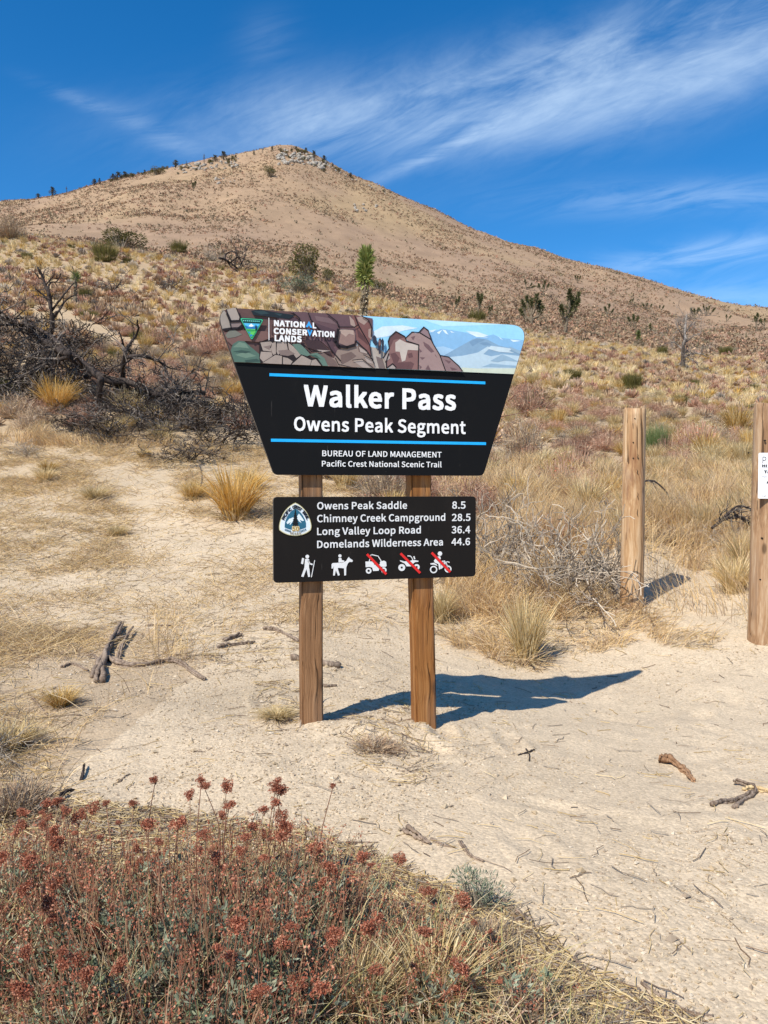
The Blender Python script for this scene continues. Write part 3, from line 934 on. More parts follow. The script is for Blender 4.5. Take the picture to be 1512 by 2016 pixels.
pl0 = on_sign(594.5, 1300, .028)[0]; pl1 = on_sign(636.5, 1300, .028)[0]
pr0 = on_sign(819.5, 1300, .028)[0]; pr1 = on_sign(860, 1300, .028)[0]
pwid = .5 * (pl1 - pl0 + pr1 - pr0)
post_a = square_post('post', pl0, pl1, .028, -.25, 1.62, M_POST_A, sign, lean=0)
tag(post_a, 'left brown square timber post')
xr_low = on_sign(840, 1435, .028)[0]; xr_hi = on_sign(829.5, 960, .028)[0]
zlo, zhi = on_sign(840, 1435, .028)[1], on_sign(829.5, 960, .028)[1]
post_b = square_post('post', pr0, pr1, .028, -.3, 1.62, M_POST_B, sign, lean=math.atan2(xr_hi - xr_low, zhi - zlo))
k_ = (-.3 - zlo) / (zhi - zlo)
post_b.location.x = xr_low + (xr_hi - xr_low) * k_
tag(post_b, 'right orange brown square timber post')

BLACK_FACE = (.0075, .0075, .008)
def face_mat(name, col, rough):
    mm, t = new_mat(name)
    o = t.new('ShaderNodeOutputMaterial'); p = t.new('ShaderNodeBsdfPrincipled')
    tc = t.new('ShaderNodeTexCoord').outputs['Object']
    dust = t.noise(t.mapping(tc, (6, 6, 3)), 1.0, 5, .65)
    sp_ = t.smooth(t.voro(tc, 22), .045, .02)
    sc_ = t.smooth(t.noise(t.mapping(tc, (90, 9, 9), (0, .6, 0)), 1.0, 2, .5), .70, .76)
    cc = t.mix(t.math('MULTIPLY', t.smooth(dust, .5, .85), .012), col, (.5, .42, .33))
    cc = t.mix(t.math('MULTIPLY', t.math('MULTIPLY', sp_, t.smooth(dust, .52, .6)), .25), cc, (.5, .45, .4))
    cc = t.mix(t.math('MULTIPLY', sc_, .05), cc, (.5, .45, .4))
    t.link(cc, p.inputs['Base Color'])
    t.link(t.math('ADD', t.math('MULTIPLY', dust, .3), rough), p.inputs['Roughness'])
    p.inputs['Specular IOR Level'].default_value = .09
    t.link(p.outputs[0], o.inputs[0])
    return mm
M_FACE = face_mat('black_laminate', BLACK_FACE, .38)
M_FACE2 = face_mat('dark_brown_laminate', (.0125, .0105, .0095), .45)
M_EDGE = plain('laminate_edge', (.10, .085, .07), .7)

# upper panel
tl = on_sign(421, 603.3); tr = on_sign(1041, 642.2)
bl = on_sign(539.5, 935.5); br = on_sign(951.5, 936)
zt = .5 * (tl[1] + tr[1]); zb = .5 * (bl[1] + br[1])
OUT = rounded([(bl[0], zb), (br[0], zb), (tr[0], zt), (tl[0], zt)], [.028, .028, .062, .062], 8)
upper = slab('name_panel', OUT, 0, .024, M_FACE, sign, edge_mat=M_EDGE)
tag(upper, 'dark trapezoid panel with landscape picture band')
# lower panel
q = [on_sign(539, 1147.7), on_sign(934.7, 1134.8), on_sign(938.2, 977.6), on_sign(537.8, 978)]
xl_, xr_ = .5 * (q[0][0] + q[3][0]), .5 * (q[1][0] + q[2][0])
z0_, z1_ = .5 * (q[0][1] + q[1][1]), .5 * (q[2][1] + q[3][1])
lower = slab('mileage_panel', rounded([(xl_, z0_), (xr_, z0_), (xr_, z1_), (xl_, z1_)], .018, 6), -.001, .026, M_FACE2, sign, edge_mat=M_EDGE)
tag(lower, 'dark rectangular mileage board with white lettering')

# picture band -------------------------------------------------------
zband = .5 * (on_sign(464, 712.6)[1] + on_sign(1012, 738)[1])
BAND = clip_convex(OUT, [(-9, zband), (9, zband), (9, 9), (-9, 9)])
ins = .003
cxm = sum(p_[0] for p_ in BAND) / len(BAND); czm = sum(p_[1] for p_ in BAND) / len(BAND)
BAND = [(cxm + (x - cxm) * (1 - ins), czm + (z - czm) * (1 - ins)) for x, z in BAND]
AK = 1.0


def c3(pts): return [on_sign(420 + x / 4.725, 600 + y / 4.729) for x, y in pts]
def c4(pts): return [on_sign(720 + x / 4.582, 610 + y / 4.58) for x, y in pts]


art = Sheet(-.0004)
def pa(maps, col, *polys):
    out = [clip_convex(pp, BAND) for pp in [maps(list(q_)) for q_ in polys]]
    art.add([o_ for o_ in out if len(o_) > 2], srgb(*col, k=AK))
def pl(maps, wd, *lines, col=(30, 24, 26)):
    ps = []
    for ln in lines:
        for q_ in thick_line(ln, wd): ps.append(q_)
    pa(maps, col, *ps)


art.add([BAND], srgb(94, 70, 66, AK))
# right hand sky and mountains
pa(c4, (150, 206, 236), [(-80, -100), (1600, -100), (1600, 700), (-80, 700)])
pa(c4, (178, 220, 240), [(300, -60), (1600, -60), (1600, 120), (700, 150), (420, 60)])
pa(c4, (205, 222, 232), [(60, 200), (150, 150), (330, 140), (470, 165), (330, 190), (200, 240), (60, 260)], [(560, 190), (640, 175), (600, 205)], [(900, 190), (1010, 200), (1130, 240), (1000, 240)])
pa(c4, (132, 178, 214), [(560, 215), (680, 172), (760, 182), (900, 205), (1050, 245), (1150, 222), (1220, 255), (1300, 262), (1440, 275), (1400, 420), (560, 420)])
pa(c4, (214, 230, 240), [(690, 178), (720, 185), (745, 225), (715, 210)], [(640, 205), (690, 180), (660, 220)], [(915, 205), (1000, 228), (1110, 250), (1000, 245)], [(1190, 235), (1240, 275), (1215, 262)], [(1300, 268), (1400, 280), (1330, 290)], [(760, 190), (800, 205), (770, 205)])
pa(c4, (160, 194, 220), [(570, 340), (700, 330), (830, 370), (720, 420), (600, 420)])
pa(c4, (128, 160, 186), [(690, 420), (850, 330), (960, 268), (1000, 255), (1090, 266), (1200, 322), (1430, 378), (1380, 540), (690, 540)])
pa(c4, (114, 146, 174), [(930, 290), (1000, 258), (1080, 268), (1010, 300), (960, 330)], [(1020, 300), (1090, 290), (1140, 320), (1060, 320)])
pa(c4, (178, 200, 212), [(710, 430), (870, 415), (1010, 385), (1100, 330), (1120, 345), (1060, 400), (1130, 420), (1230, 400), (1420, 420), (1370, 600), (720, 600)])
pa(c4, (190, 208, 216), [(1090, 350), (1130, 325), (1330, 352), (1290, 372), (1340, 390), (1200, 380)])
pa(c4, (142, 170, 190), [(1120, 462), (1230, 402), (1300, 430), (1380, 470), (1250, 458), (1190, 472)], [(1045, 515), (1130, 485), (1220, 494), (1370, 505), (1350, 522)], [(1290, 330), (1410, 380), (1380, 400), (1310, 365)])
pa(c4, (196, 204, 186), [(860, 520), (1000, 530), (1385, 528), (1360, 600), (880, 600)])
# path between the boulders, with walkers
pa(c4, (168, 158, 148), [(20, 330), (100, 345), (190, 400), (190, 545), (-40, 570), (-60, 470)])
pa(c4, (112, 98, 94), [(90, 420), (150, 440), (180, 545), (120, 545)])
# boulders on the left part
pa(c3, (96, 73, 77), [(690, 60), (1290, 90), (1480, 130), (1480, 300), (1330, 330), (1180, 520), (1130, 500), (1090, 420), (1000, 340), (880, 330), (820, 180), (760, 90)])
pa(c3, (80, 60, 66), [(900, 150), (1000, 190), (1140, 240), (1150, 330), (1120, 400), (1180, 520), (1090, 430), (1000, 300)], [(700, 85), (790, 140), (800, 190), (640, 170), (560, 110)])
pa(c3, (112, 90, 92), [(940, 105), (1100, 130), (1160, 190), (1060, 170), (960, 150)], [(600, 120), (700, 140), (760, 180), (640, 180)])
pa(c3, (62, 46, 48), [(840, 330), (980, 330), (1080, 430), (1100, 470), (960, 430), (880, 400)])
pa(c3, (116, 80, 76), [(1280, 95), (1380, 110), (1440, 150), (1468, 220), (1462, 290), (1450, 380), (1466, 480), (1330, 330), (1318, 200)])
pa(c3, (158, 136, 126), [(1262, 104), (1306, 150), (1325, 215), (1275, 190)], [(1330, 120), (1385, 108), (1440, 150), (1400, 190), (1350, 160)], [(1440, 230), (1470, 220), (1470, 330), (1440, 300)])
pa(c3, (84, 58, 58), [(1330, 215), (1400, 300), (1440, 380), (1345, 300)])
pa(c3, (138, 112, 104), [(1155, 240), (1200, 225), (1300, 238), (1318, 275), (1310, 362), (1240, 386), (1165, 360)])
pa(c3, (168, 146, 134), [(1160, 240), (1200, 228), (1300, 242), (1305, 285), (1260, 270), (1230, 300), (1190, 270)])
pa(c3, (138, 120, 110), [(1150, 425), (1230, 392), (1330, 380), (1400, 440), (1480, 500), (1500, 600), (1060, 580), (1000, 470), (1120, 500)])
pa(c3, (108, 90, 84), [(1180, 470), (1280, 440), (1330, 480), (1250, 530), (1190, 560)], [(930, 445), (1010, 440), (1130, 520), (1160, 575), (1080, 575)], [(1330, 350), (1440, 440), (1420, 470), (1350, 440)])
pa(c3, (160, 146, 138), [(1290, 520), (1380, 510), (1480, 590), (1400, 598)], [(1350, 392), (1430, 440), (1425, 458), (1365, 442)], [(1392, 470), (1470, 512), (1490, 555), (1430, 540)], [(1090, 430), (1000, 445), (960, 420)])
# left corner stones and bushes
pa(c3, (28, 38, 44), [(350, 60), (420, 45), (560, 70), (760, 100), (700, 135), (520, 115), (370, 100)])
pa(c3, (44, 62, 66), [(370, 62), (470, 60), (520, 85), (440, 95)], [(560, 80), (640, 90), (620, 110)])
pa(c3, (112, 84, 78), [(80, 262), (250, 240), (500, 250), (560, 300), (430, 350), (300, 340), (170, 380), (110, 320)])
pa(c3, (150, 140, 130), [(50, 230), (50, 110), (100, 55), (125, 90), (150, 160), (165, 222), (75, 235)])
pa(c3, (158, 146, 136), [(118, 50), (205, 25), (242, 120), (235, 150), (160, 158), (128, 100)])
pa(c3, (128, 112, 108), [(150, 165), (258, 162), (264, 190), (235, 222), (165, 222)])
pa(c3, (112, 112, 102), [(110, 285), (150, 240), (200, 238), (268, 280), (200, 305), (130, 315)])
pa(c3, (78, 104, 92), [(160, 430), (180, 370), (230, 338), (290, 345), (340, 390), (400, 440), (440, 475), (440, 545), (190, 535)])
pa(c3, (104, 128, 112), [(180, 400), (240, 350), (300, 365), (330, 410), (250, 400)], [(200, 470), (300, 440), (400, 480), (300, 500)])
pa(c3, (54, 76, 70), [(180, 440), (260, 425), (350, 440), (300, 455)], [(290, 520), (400, 505), (440, 530), (300, 540)])
ROCKS = [[(435, 355), (530, 345), (545, 358), (525, 400), (545, 440), (460, 430)], [(440, 440), (540, 445), (548, 480), (462, 535), (430, 500)],
         [(545, 360), (578, 350), (580, 460), (555, 470), (530, 420)], [(590, 350), (675, 350), (690, 420), (640, 430), (600, 470), (585, 440)],
         [(690, 355), (740, 390), (810, 470), (770, 500), (740, 460), (700, 420)], [(455, 545), (575, 470), (635, 480), (635, 560)],
         [(645, 490), (690, 500), (735, 530), (715, 560), (645, 555)], [(725, 560), (820, 475), (910, 520), (890, 580)], [(915, 520), (950, 510), (1005, 580), (895, 580)]]
pa(c3, (36, 28, 28), [(425, 345), (590, 338), (690, 345), (750, 390), (820, 470), (1010, 520), (1010, 580), (440, 560), (425, 500)])
pa(c3, (154, 140, 130), *ROCKS)
pa(c3, (122, 106, 100), [(600, 430), (690, 420), (760, 460), (690, 480), (620, 470)], [(460, 395), (530, 380), (520, 425)])
pa(c3, (92, 116, 104), [(730, 372), (800, 365), (860, 420), (900, 470), (870, 482), (800, 462)], [(890, 462), (960, 450), (1030, 500), (1065, 580), (1020, 580), (960, 492)])
pa(c3, (64, 90, 80), [(890, 475), (950, 470), (1000, 510), (960, 500)])
pl(c3, 9, [(740, 80), (800, 130), (805, 175)], [(880, 80), (900, 140), (1000, 250), (1090, 420), (1180, 525)], [(1050, 85), (1150, 165), (1160, 212), (1310, 212), (1345, 190)],
   [(1310, 105), (1340, 185), (1400, 290), (1450, 380), (1466, 485)], [(830, 370), (910, 440), (1000, 440)], [(1375, 108), (1440, 150), (1468, 220), (1464, 300)],
   [(120, 50), (150, 160), (165, 225)], [(208, 25), (246, 120), (264, 190)], [(1320, 340), (1420, 430), (1480, 520)])
pl(c3, 22, [(75, 240), (165, 226), (235, 224), (262, 200)], [(128, 90), (158, 160), (240, 156)])
pl(c3, 26, [(1158, 235), (1145, 300), (1130, 350), (1165, 392), (1240, 400), (1310, 380)])
pl(c3, 7, [(1290, 520), (1380, 510), (1480, 590)], [(1392, 470), (1470, 512), (1490, 555)], [(1130, 500), (1160, 560), (1280, 585)])
# boulders on the right of the path
pa(c4, (136, 114, 116), [(470, 205), (515, 160), (555, 190), (582, 270), (585, 300), (520, 240)])
pa(c4, (128, 96, 92), [(195, 290), (210, 250), (265, 200), (345, 245), (360, 280), (380, 290), (470, 320), (465, 570), (180, 565), (175, 470), (150, 440), (205, 350)])
pa(c4, (98, 70, 70), [(195, 290), (265, 200), (350, 250), (310, 262), (245, 275), (215, 340)], [(215, 400), (260, 390), (300, 440), (280, 480), (400, 470), (430, 490), (400, 560), (250, 560), (240, 470)], [(370, 400), (410, 390), (420, 430), (380, 440)])
pa(c4, (186, 174, 164), [(260, 300), (300, 270), (360, 300), (470, 322), (465, 370), (372, 365), (350, 460), (320, 472), (300, 382), (262, 380)])
pa(c4, (160, 148, 142), [(150, 440), (205, 350), (200, 400), (215, 440), (180, 470)], [(180, 530), (230, 490), (265, 520), (250, 545)])
pa(c4, (150, 126, 122), [(350, 262), (410, 205), (440, 215), (480, 212), (530, 240), (580, 270), (600, 310), (660, 410), (715, 570), (465, 570), (472, 320), (380, 290)])
pa(c4, (108, 84, 86), [(510, 290), (560, 320), (610, 380), (580, 390), (540, 350), (520, 330)], [(480, 430), (530, 435), (500, 455)], [(530, 540), (555, 500), (580, 550)], [(475, 350), (500, 380), (480, 390)], [(400, 250), (440, 240), (420, 280)], [(615, 400), (640, 440), (620, 420)], [(475, 500), (500, 520), (480, 540)])
pa(c4, (134, 110, 110), [(660, 415), (740, 430), (830, 510), (885, 585), (715, 580)])
pa(c4, (104, 80, 82), [(700, 450), (760, 470), (740, 490)], [(750, 520), (820, 540), (770, 550)])
pl(c4, 9, [(150, 440), (205, 350), (195, 290), (210, 250), (265, 200), (345, 245), (360, 285), (470, 320), (465, 560)], [(350, 262), (410, 205), (470, 210), (515, 160), (555, 190), (582, 270)],
   [(480, 212), (580, 272), (600, 312), (660, 412), (715, 565)], [(660, 415), (740, 430), (830, 510), (880, 580)], [(180, 545), (178, 470), (200, 400)], [(180, 530), (235, 490), (265, 520)])
pa(c4, (46, 48, 62), [(55, 250), (70, 232), (88, 250), (100, 320), (80, 332), (58, 300)], [(108, 280), (122, 255), (136, 280), (128, 400), (112, 405), (104, 340)], [(134, 280), (146, 258), (158, 290), (156, 372), (140, 372)])
pa(c4, (124, 92, 84), [(108, 285), (122, 275), (130, 320), (112, 330)])
picture = art.build('landscape_picture', upper)
# agency emblem, inverted triangle
em = Sheet(-.0128)
tri = rounded([on_sign(470.5, 626.6), on_sign(495, 673), on_sign(519.5, 629.5)][::1], .006, 4)
def ctr_scale(poly, k):
    mx = sum(p_[0] for p_ in poly) / len(poly); mz = sum(p_[1] for p_ in poly) / len(poly)
    return [(mx + (x - mx) * k, mz + (z - mz) * k) for x, z in poly]
em.add([tri], srgb(18, 60, 52)); em.add([ctr_scale(tri, .94)], srgb(66, 190, 140)); em.add([ctr_scale(tri, .86)], srgb(20, 70, 66))
inner = ctr_scale(tri, .82)
hull = inner if sum((inner[i][0] * inner[(i + 1) % len(inner)][1] - inner[(i + 1) % len(inner)][0] * inner[i][1]) for i in range(len(inner))) > 0 else inner[::-1]
def pe(col, *polys):
    out = [clip_convex(c3(list(q_)), hull) for q_ in polys]
    em.add([o_ for o_ in out if len(o_) > 2], srgb(*col))
pe((80, 176, 220), [(240, 175), (470, 185), (470, 240), (240, 235)])
pe((235, 242, 245), [(325, 205), (350, 182), (375, 205), (350, 212)])
pe((40, 110, 170), [(240, 210), (300, 200), (330, 215), (400, 205), (470, 215), (470, 240), (240, 236)])
pe((90, 190, 90), [(240, 228), (470, 236), (470, 400), (240, 400)])
pe((50, 150, 80), [(250, 245), (340, 235), (420, 250), (340, 255)], [(320, 290), (400, 285), (360, 300)])
pe((46, 130, 200), [(300, 250), (345, 262), (330, 275), (365, 290), (345, 305), (330, 292), (345, 280), (310, 266)])
pe((14, 44, 40), [(392, 190), (404, 215), (398, 215), (410, 245), (385, 245), (390, 218), (384, 218)])
for i_ in range(9):
    x_ = 272 + i_ * 18
    pe((110, 205, 190), [(x_, 150 + i_ * .9), (x_ + 10, 150.5 + i_ * .9), (x_ + 10, 160 + i_ * .9), (x_, 159.5 + i_ * .9)])
em.build('agency_emblem', upper)
a_, b_ = on_sign(528.6, 627), on_sign(528.8, 671)
o_ = from_bm('divider_line', flat_polys([[(a_[0] - .0014, a_[1]), (a_[0] + .0014, a_[1]), (b_[0] + .0014, b_[1]), (b_[0] - .0014, b_[1])]], -.0130), ink(WHITE), upper)
LY = -.0130
def up_text(s, *a, **k): return px_text('lettering', s, *a, WHITE, upper, y=LY, **k)
up_text('NATION', 538.5, 599.2, 631.4, 643.2, bold=18)
up_text('L', 614.5, 621.6, 636.2, 647.6, bold=18)
up_text('CONSER', 538, 604, 646.6, 658.4, bold=18)
up_text('ATION', 613.8, 657.2, 651.6, 663.2, bold=18)
up_text('LANDS', 539.8, 593, 660.4, 672.8, bold=18)
chev = Sheet(LY)
def c3b(pts): return c3(pts)
chev.add([c3([(885, 158), (916, 222), (896, 218), (885, 196), (873, 216), (854, 212)])], srgb(58, 160, 226))
chev.add([c3([(866, 236), (918, 242), (892, 300)])], srgb(58, 160, 226))
chev.add([c3([(882, 240), (904, 243), (893, 268)])], srgb(26, 60, 96))
chev.build('blue_chevron', upper)
for ya, yb_, yc, yd, xa, xb in ((734.2, 739.8, 751.8, 757.2, 530.4, 955.2), (863.4, 869.2, 871, 876.4, 533.4, 956.6)):
    l0, l1 = on_sign(xa, ya), on_sign(xa, yb_); r0, r1 = on_sign(xb, yc), on_sign(xb, yd)
    zt_, zb_ = .5 * (l0[1] + r0[1]), .5 * (l1[1] + r1[1])
    bm = bmesh.new(); bmesh.ops.create_cube(bm, size=1)
    for v in bm.verts: v.co = ((l0[0] + r0[0]) / 2 + v.co.x * (r0[0] - l0[0]), -.0008 + v.co.y * .0012, (zt_ + zb_) / 2 + v.co.z * (zt_ - zb_))
    from_bm('blue_stripe', bm, ink(CYAN), upper)
LY = -.0022
up_text('Walker Pass', 598, 897.5, 757.5, 800, bold=11)
up_text('Owens Peak Segment', 578.5, 916.5, 820.5, 848, bold=8)
up_text('BUREAU OF LAND MANAGEMENT', 634.2, 868.9, 886.8, 898.2, bold=5)
up_text('Pacific Crest National Scenic Trail', 633.5, 869, 907.2, 918.4, bold=5)
# lower panel lettering
LW = (.70, .70, .69)
for s_, xa, xb, yc, yb_ in (('Owens Peak Saddle', 624, 801, 988.6, 1003), ('8.5', 889.6, 916, 987.2, 1001.6), ('Chimney Creek Campground', 624, 876, 1013.6, 1028.2),
                            ('28.5', 889.2, 925.8, 1011.6, 1025.8), ('Long Valley Loop Road', 624, 828, 1039, 1053.4), ('36.4', 888.6, 925.2, 1035.8, 1050.2),
                            ('Domelands Wilderness Area', 624, 871.5, 1064.4, 1079), ('44.6', 888.2, 924.8, 1059.6, 1073.8)):
    px_text('lettering', s_, xa, xb, yc, yb_, LW, lower, bold=7, y=-.0034)
# pictograms


def c6(pts): return [on_sign(560 + x / 4.0865, 1080 + y / 4.0865) for x, y in pts]
def pict(name, polys, slash=None, label=None):
    sh = Sheet(-.0032)
    sh.add([c6(p_) for p_ in polys], LW)
    if slash:
        (xa, ya), (xb, yb_) = slash
        dx, dy = xb - xa, yb_ - ya; l = math.hypot(dx, dy)
        nx, ny = -dy / l * 9.5, dx / l * 9.5
        sh.add([c6([(xa + nx * 1.25, ya + ny * 1.25), (xb + nx * 1.25, yb_ + ny * 1.25), (xb - nx * 1.25, yb_ - ny * 1.25), (xa - nx * 1.25, ya - ny * 1.25)])], srgb(60, 30, 28))
        sh.add([c6([(xa + nx, ya + ny), (xb + nx, yb_ + ny), (xb - nx, yb_ - ny), (xa - nx, ya - ny)])], srgb(214, 40, 38))
    o = sh.build(name, lower)
    if label: o['label'] = label
    return o


TLn = thick_line
pict('hiker_pictogram', [disc(183, 64, 15), [(141, 74), (158, 78), (149, 126), (132, 120)], [(164, 84), (185, 80), (198, 86), (196, 150), (200, 165), (205, 226), (190, 228), (176, 165), (152, 228), (134, 224), (160, 150)]]
     + TLn([(190, 98), (202, 120), (222, 127)], 12) + TLn([(242, 95), (216, 228)], 6), label='white walking hiker symbol with staff')
pict('horse_rider_pictogram', [disc(445, 58, 13), [(434, 76), (456, 74), (460, 92), (480, 96), (478, 108), (452, 110), (434, 112)],
     [(386, 116), (470, 112), (496, 98), (508, 76), (518, 66), (522, 76), (544, 90), (550, 100), (540, 108), (522, 106), (508, 120), (496, 150), (494, 214), (480, 216), (478, 158), (428, 154), (430, 168), (444, 212), (430, 218), (412, 174), (404, 216), (390, 216), (394, 160), (392, 140), (388, 160), (378, 160), (378, 126)]], label='white horse rider symbol')
pict('buggy_pictogram', ring_polys(676, 178, 23, 10) + ring_polys(797, 172, 23, 10) + [[(650, 104), (712, 102), (722, 130), (766, 126), (768, 104), (800, 96), (816, 106), (820, 138), (812, 146), (778, 146), (762, 160), (756, 178), (712, 180), (704, 152), (680, 146), (652, 150)]]
     + TLn([(680, 104), (694, 52), (700, 48), (752, 60), (778, 102)], 7), ((662, 44), (818, 206)), 'white buggy symbol struck through in red')
pict('quad_bike_pictogram', ring_polys(942, 152, 28, 9) + ring_polys(1062, 148, 24, 9) + [[(926, 92), (960, 102), (1000, 100), (1030, 92), (1048, 92), (1078, 98), (1074, 106), (1050, 108), (1034, 120), (1024, 142), (980, 142), (966, 120), (930, 102)]]
     + TLn([(990, 58), (1012, 60), (1024, 74), (1030, 92)], 7) + TLn([(1040, 64), (1046, 82)], 10), ((932, 38), (1090, 196)), 'white quad bike symbol struck through in red')
pict('motorbike_pictogram', ring_polys(1198, 168, 30, 20) + ring_polys(1314, 164, 28, 18) + [disc(1249, 40, 18), [(1226, 64), (1250, 60), (1256, 78), (1246, 100), (1278, 96), (1280, 106), (1252, 116), (1256, 160), (1242, 170), (1236, 124), (1206, 112), (1200, 96)],
     [(1172, 118), (1200, 114), (1222, 126), (1230, 140), (1200, 128), (1174, 128)], [(1256, 124), (1286, 108), (1294, 130), (1268, 156), (1258, 164)]] + TLn([(1284, 98), (1304, 128), (1314, 164)], 8) + TLn([(1296, 112), (1308, 104), (1324, 110)], 7), ((1182, 32), (1332, 188)), 'white motorbike rider symbol struck through in red')
# trail emblem
pct = Sheet(-.0030)
def c5(pts): return [on_sign(530 + x / 15.12, 980 + y / 15.125) for x, y in pts]
def bez(P, n=10):
    out = []
    for i in range(len(P)):
        a, b_, c_ = P[i]
        for k in range(n):
            t_ = k / n
            out.append(((1 - t_) ** 2 * a[0] + 2 * t_ * (1 - t_) * b_[0] + t_ * t_ * c_[0], (1 - t_) ** 2 * a[1] + 2 * t_ * (1 - t_) * b_[1] + t_ * t_ * c_[1]))
    return out
def shield(k):
    cx_, cy_ = 773, 690
    f = lambda x, y: (cx_ + (x - cx_) * k, cy_ + (y - cy_) * k)
    return bez([(f(775, 135), f(1180, 320), f(1262, 830)), (f(1262, 830), f(1262, 900), f(1238, 965)), (f(1238, 965), f(1060, 1130), f(770, 1138)),
                (f(770, 1138), f(480, 1130), f(292, 965)), (f(292, 965), f(280, 900), f(284, 830)), (f(284, 830), f(360, 320), f(775, 135))])
pct.add([c5(shield(1.015))], srgb(40, 38, 14)); pct.add([c5(shield(.99))], srgb(176, 166, 120)); pct.add([c5(shield(.955))], srgb(226, 224, 206)); pct.add([c5(shield(.90))], srgb(214, 224, 230))
pct.add([c5(bez([((775, 318), (1010, 450), (1090, 740)), ((1090, 740), (1096, 810), (1094, 880)), ((1094, 880), (960, 955), (775, 965)), ((775, 965), (590, 955), (455, 882)), ((455, 882), (455, 800), (470, 720)), ((470, 720), (540, 450), (775, 318))]))], srgb(42, 98, 122))
pct.add([c5([(510, 735), (590, 625), (650, 610), (710, 575), (735, 600), (700, 700), (620, 805), (600, 790), (640, 720), (540, 785)]), c5([(830, 540), (880, 470), (940, 540), (1035, 680), (980, 690), (900, 650), (960, 750), (880, 700), (830, 620)])], srgb(216, 228, 232))
tree = [(775, 335)]
for i_ in range(7):
    y_ = 410 + i_ * 62; w_ = 22 + i_ * 15
    tree += [(775 + w_, y_), (775 + w_ * .55, y_ + 6)]
tree += [(875, 835), (800, 850), (800, 900), (750, 900), (750, 850), (680, 835)]
left_ = []
for i_ in range(7):
    y_ = 410 + i_ * 62; w_ = 22 + i_ * 15
    left_ += [(775 - w_, y_), (775 - w_ * .55, y_ + 6)]
tree += left_[::-1]
pct.add([c5(tree)], srgb(18, 22, 26))
emblem = pct.build('trail_emblem', lower)
EY = -.0055


def arc_text(s, path, hgt, col):
    pts = np.array([p_ for p_ in path], float)
    seg = np.hypot(*np.diff(pts, axis=0).T); cum = np.concatenate([[0], np.cumsum(seg)])
    n = len(s)
    for i, ch in enumerate(s):
        if ch == ' ': continue
        d = cum[-1] * (i + .5) / n
        x = np.interp(d, cum, pts[:, 0]); y = np.interp(d, cum, pts[:, 1])
        x2 = np.interp(d + 5, cum, pts[:, 0]); y2 = np.interp(d + 5, cum, pts[:, 1])
        x1 = np.interp(d - 5, cum, pts[:, 0]); y1 = np.interp(d - 5, cum, pts[:, 1])
        an = -math.atan2(y2 - y1, x2 - x1)
        cx_, cz_ = c5([(x, y)])[0]
        hw = hgt * (.16 if ch == 'I' else .42); hh = hgt * .5
        hwm = hw / 15.12 * 3.3 / F; hhm = hh / 15.12 * 3.3 / F
        lettering('emblem_letter', ch, cx_ - hwm, cx_ + hwm, cz_ - hhm, cz_ + hhm, col, emblem, y=EY, bold=18, rot=(cx_, cz_, an))


arcp = bez([((405, 640), (520, 350), (775, 262)), ((775, 262), (1030, 350), (1150, 640))], 14) + [(1150, 640)]
arc_text('PACIFIC CREST TRAIL', arcp, 92, srgb(24, 26, 36))
arc_text('1968', bez([((455, 930), (540, 980), (640, 1000))], 8) + [(640, 1000)], 52, srgb(60, 100, 120))
arc_text('2018', bez([((910, 1000), (1000, 980), (1090, 930))], 8) + [(1090, 930)], 52, srgb(60, 100, 120))
arc_text('YEARS', bez([((600, 1050), (770, 1075), (940, 1050))], 8) + [(940, 1050)], 62, srgb(150, 136, 110))
q0, q1 = c5([(664, 1000), (895, 840)])
o_ = lettering('emblem_number', '50', q0[0], q1[0], q0[1], q1[1], srgb(236, 224, 190), emblem, y=-.0056, bold=60)
q0, q1 = c5([(674, 990), (885, 850)])
lettering('emblem_number', '50', q0[0], q1[0], q0[1], q1[1], srgb(168, 138, 72), emblem, y=-.0062, bold=12)

# ------------------------------------------------------------------ round fence posts


def round_post(name, px0, py0, px1, py1, wpx, mat, Y=None, seed=1, sink=.15):
    gp = ground_at(px0, py0) if Y is None else at(px0, py0, Y)
    Y = gp.y
    top = at(px1, py1, Y)
    rad = wpx * Y / F / 2
    H = top.z - gp.z
    g = G()
    n, k = 28, 34
    rr = np.random.default_rng(seed)
    a = np.arange(n) / n * 2 * np.pi
    zs = np.linspace(-sink, H, k)
    V = []
    for z in zs:
        f = 1.03 - .05 * (z / H)
        r = rad * f * (1 + .022 * np.sin(a * 3 + z * 2 + seed) + .014 * np.sin(a * 7 - z * 3) + .008 * np.sin(a * 13 + seed))
        r = r + rad * .05 * np.exp(-((z - H * .37) / .05) ** 2) * np.maximum(np.cos(a + 1.9), 0) ** 2
        V.append(np.stack([r * np.cos(a) + (top.x - gp.x) * (z / H), r * np.sin(a), np.full(n, z)], -1))
    r = np.hypot(V[-1][:, 0] - (top.x - gp.x), V[-1][:, 1])
    V.append(np.stack([V[-1][:, 0] * .93 + (top.x - gp.x) * .07, V[-1][:, 1] * .93, np.full(n, H + .004) + .006 * np.cos(a * 2) + rr.uniform(-.005, .005, n)], -1))
    V = np.array(V)
    kk = len(V)
    b_ = (np.arange(kk - 1) * n)[:, None]; j = np.arange(n)[None]
    Q = np.stack([b_ + j, b_ + (j + 1) % n, b_ + n + (j + 1) % n, b_ + n + j], -1)
    V2 = np.concatenate([V.reshape(-1, 3), [[top.x - gp.x, 0, H + .008]]])
    T = [[(kk - 1) * n + i, (kk - 1) * n + (i + 1) % n, len(V2) - 1] for i in range(n)]
    g.add(V2, Q=Q, T=T, C=(.5, .5, .5))
    o = g.build(name, mat, smooth=True)
    o.location = gp
    return o, gp, rad, H


M_HOLE = plain('dark_hole', (.02, .014, .01), .9)


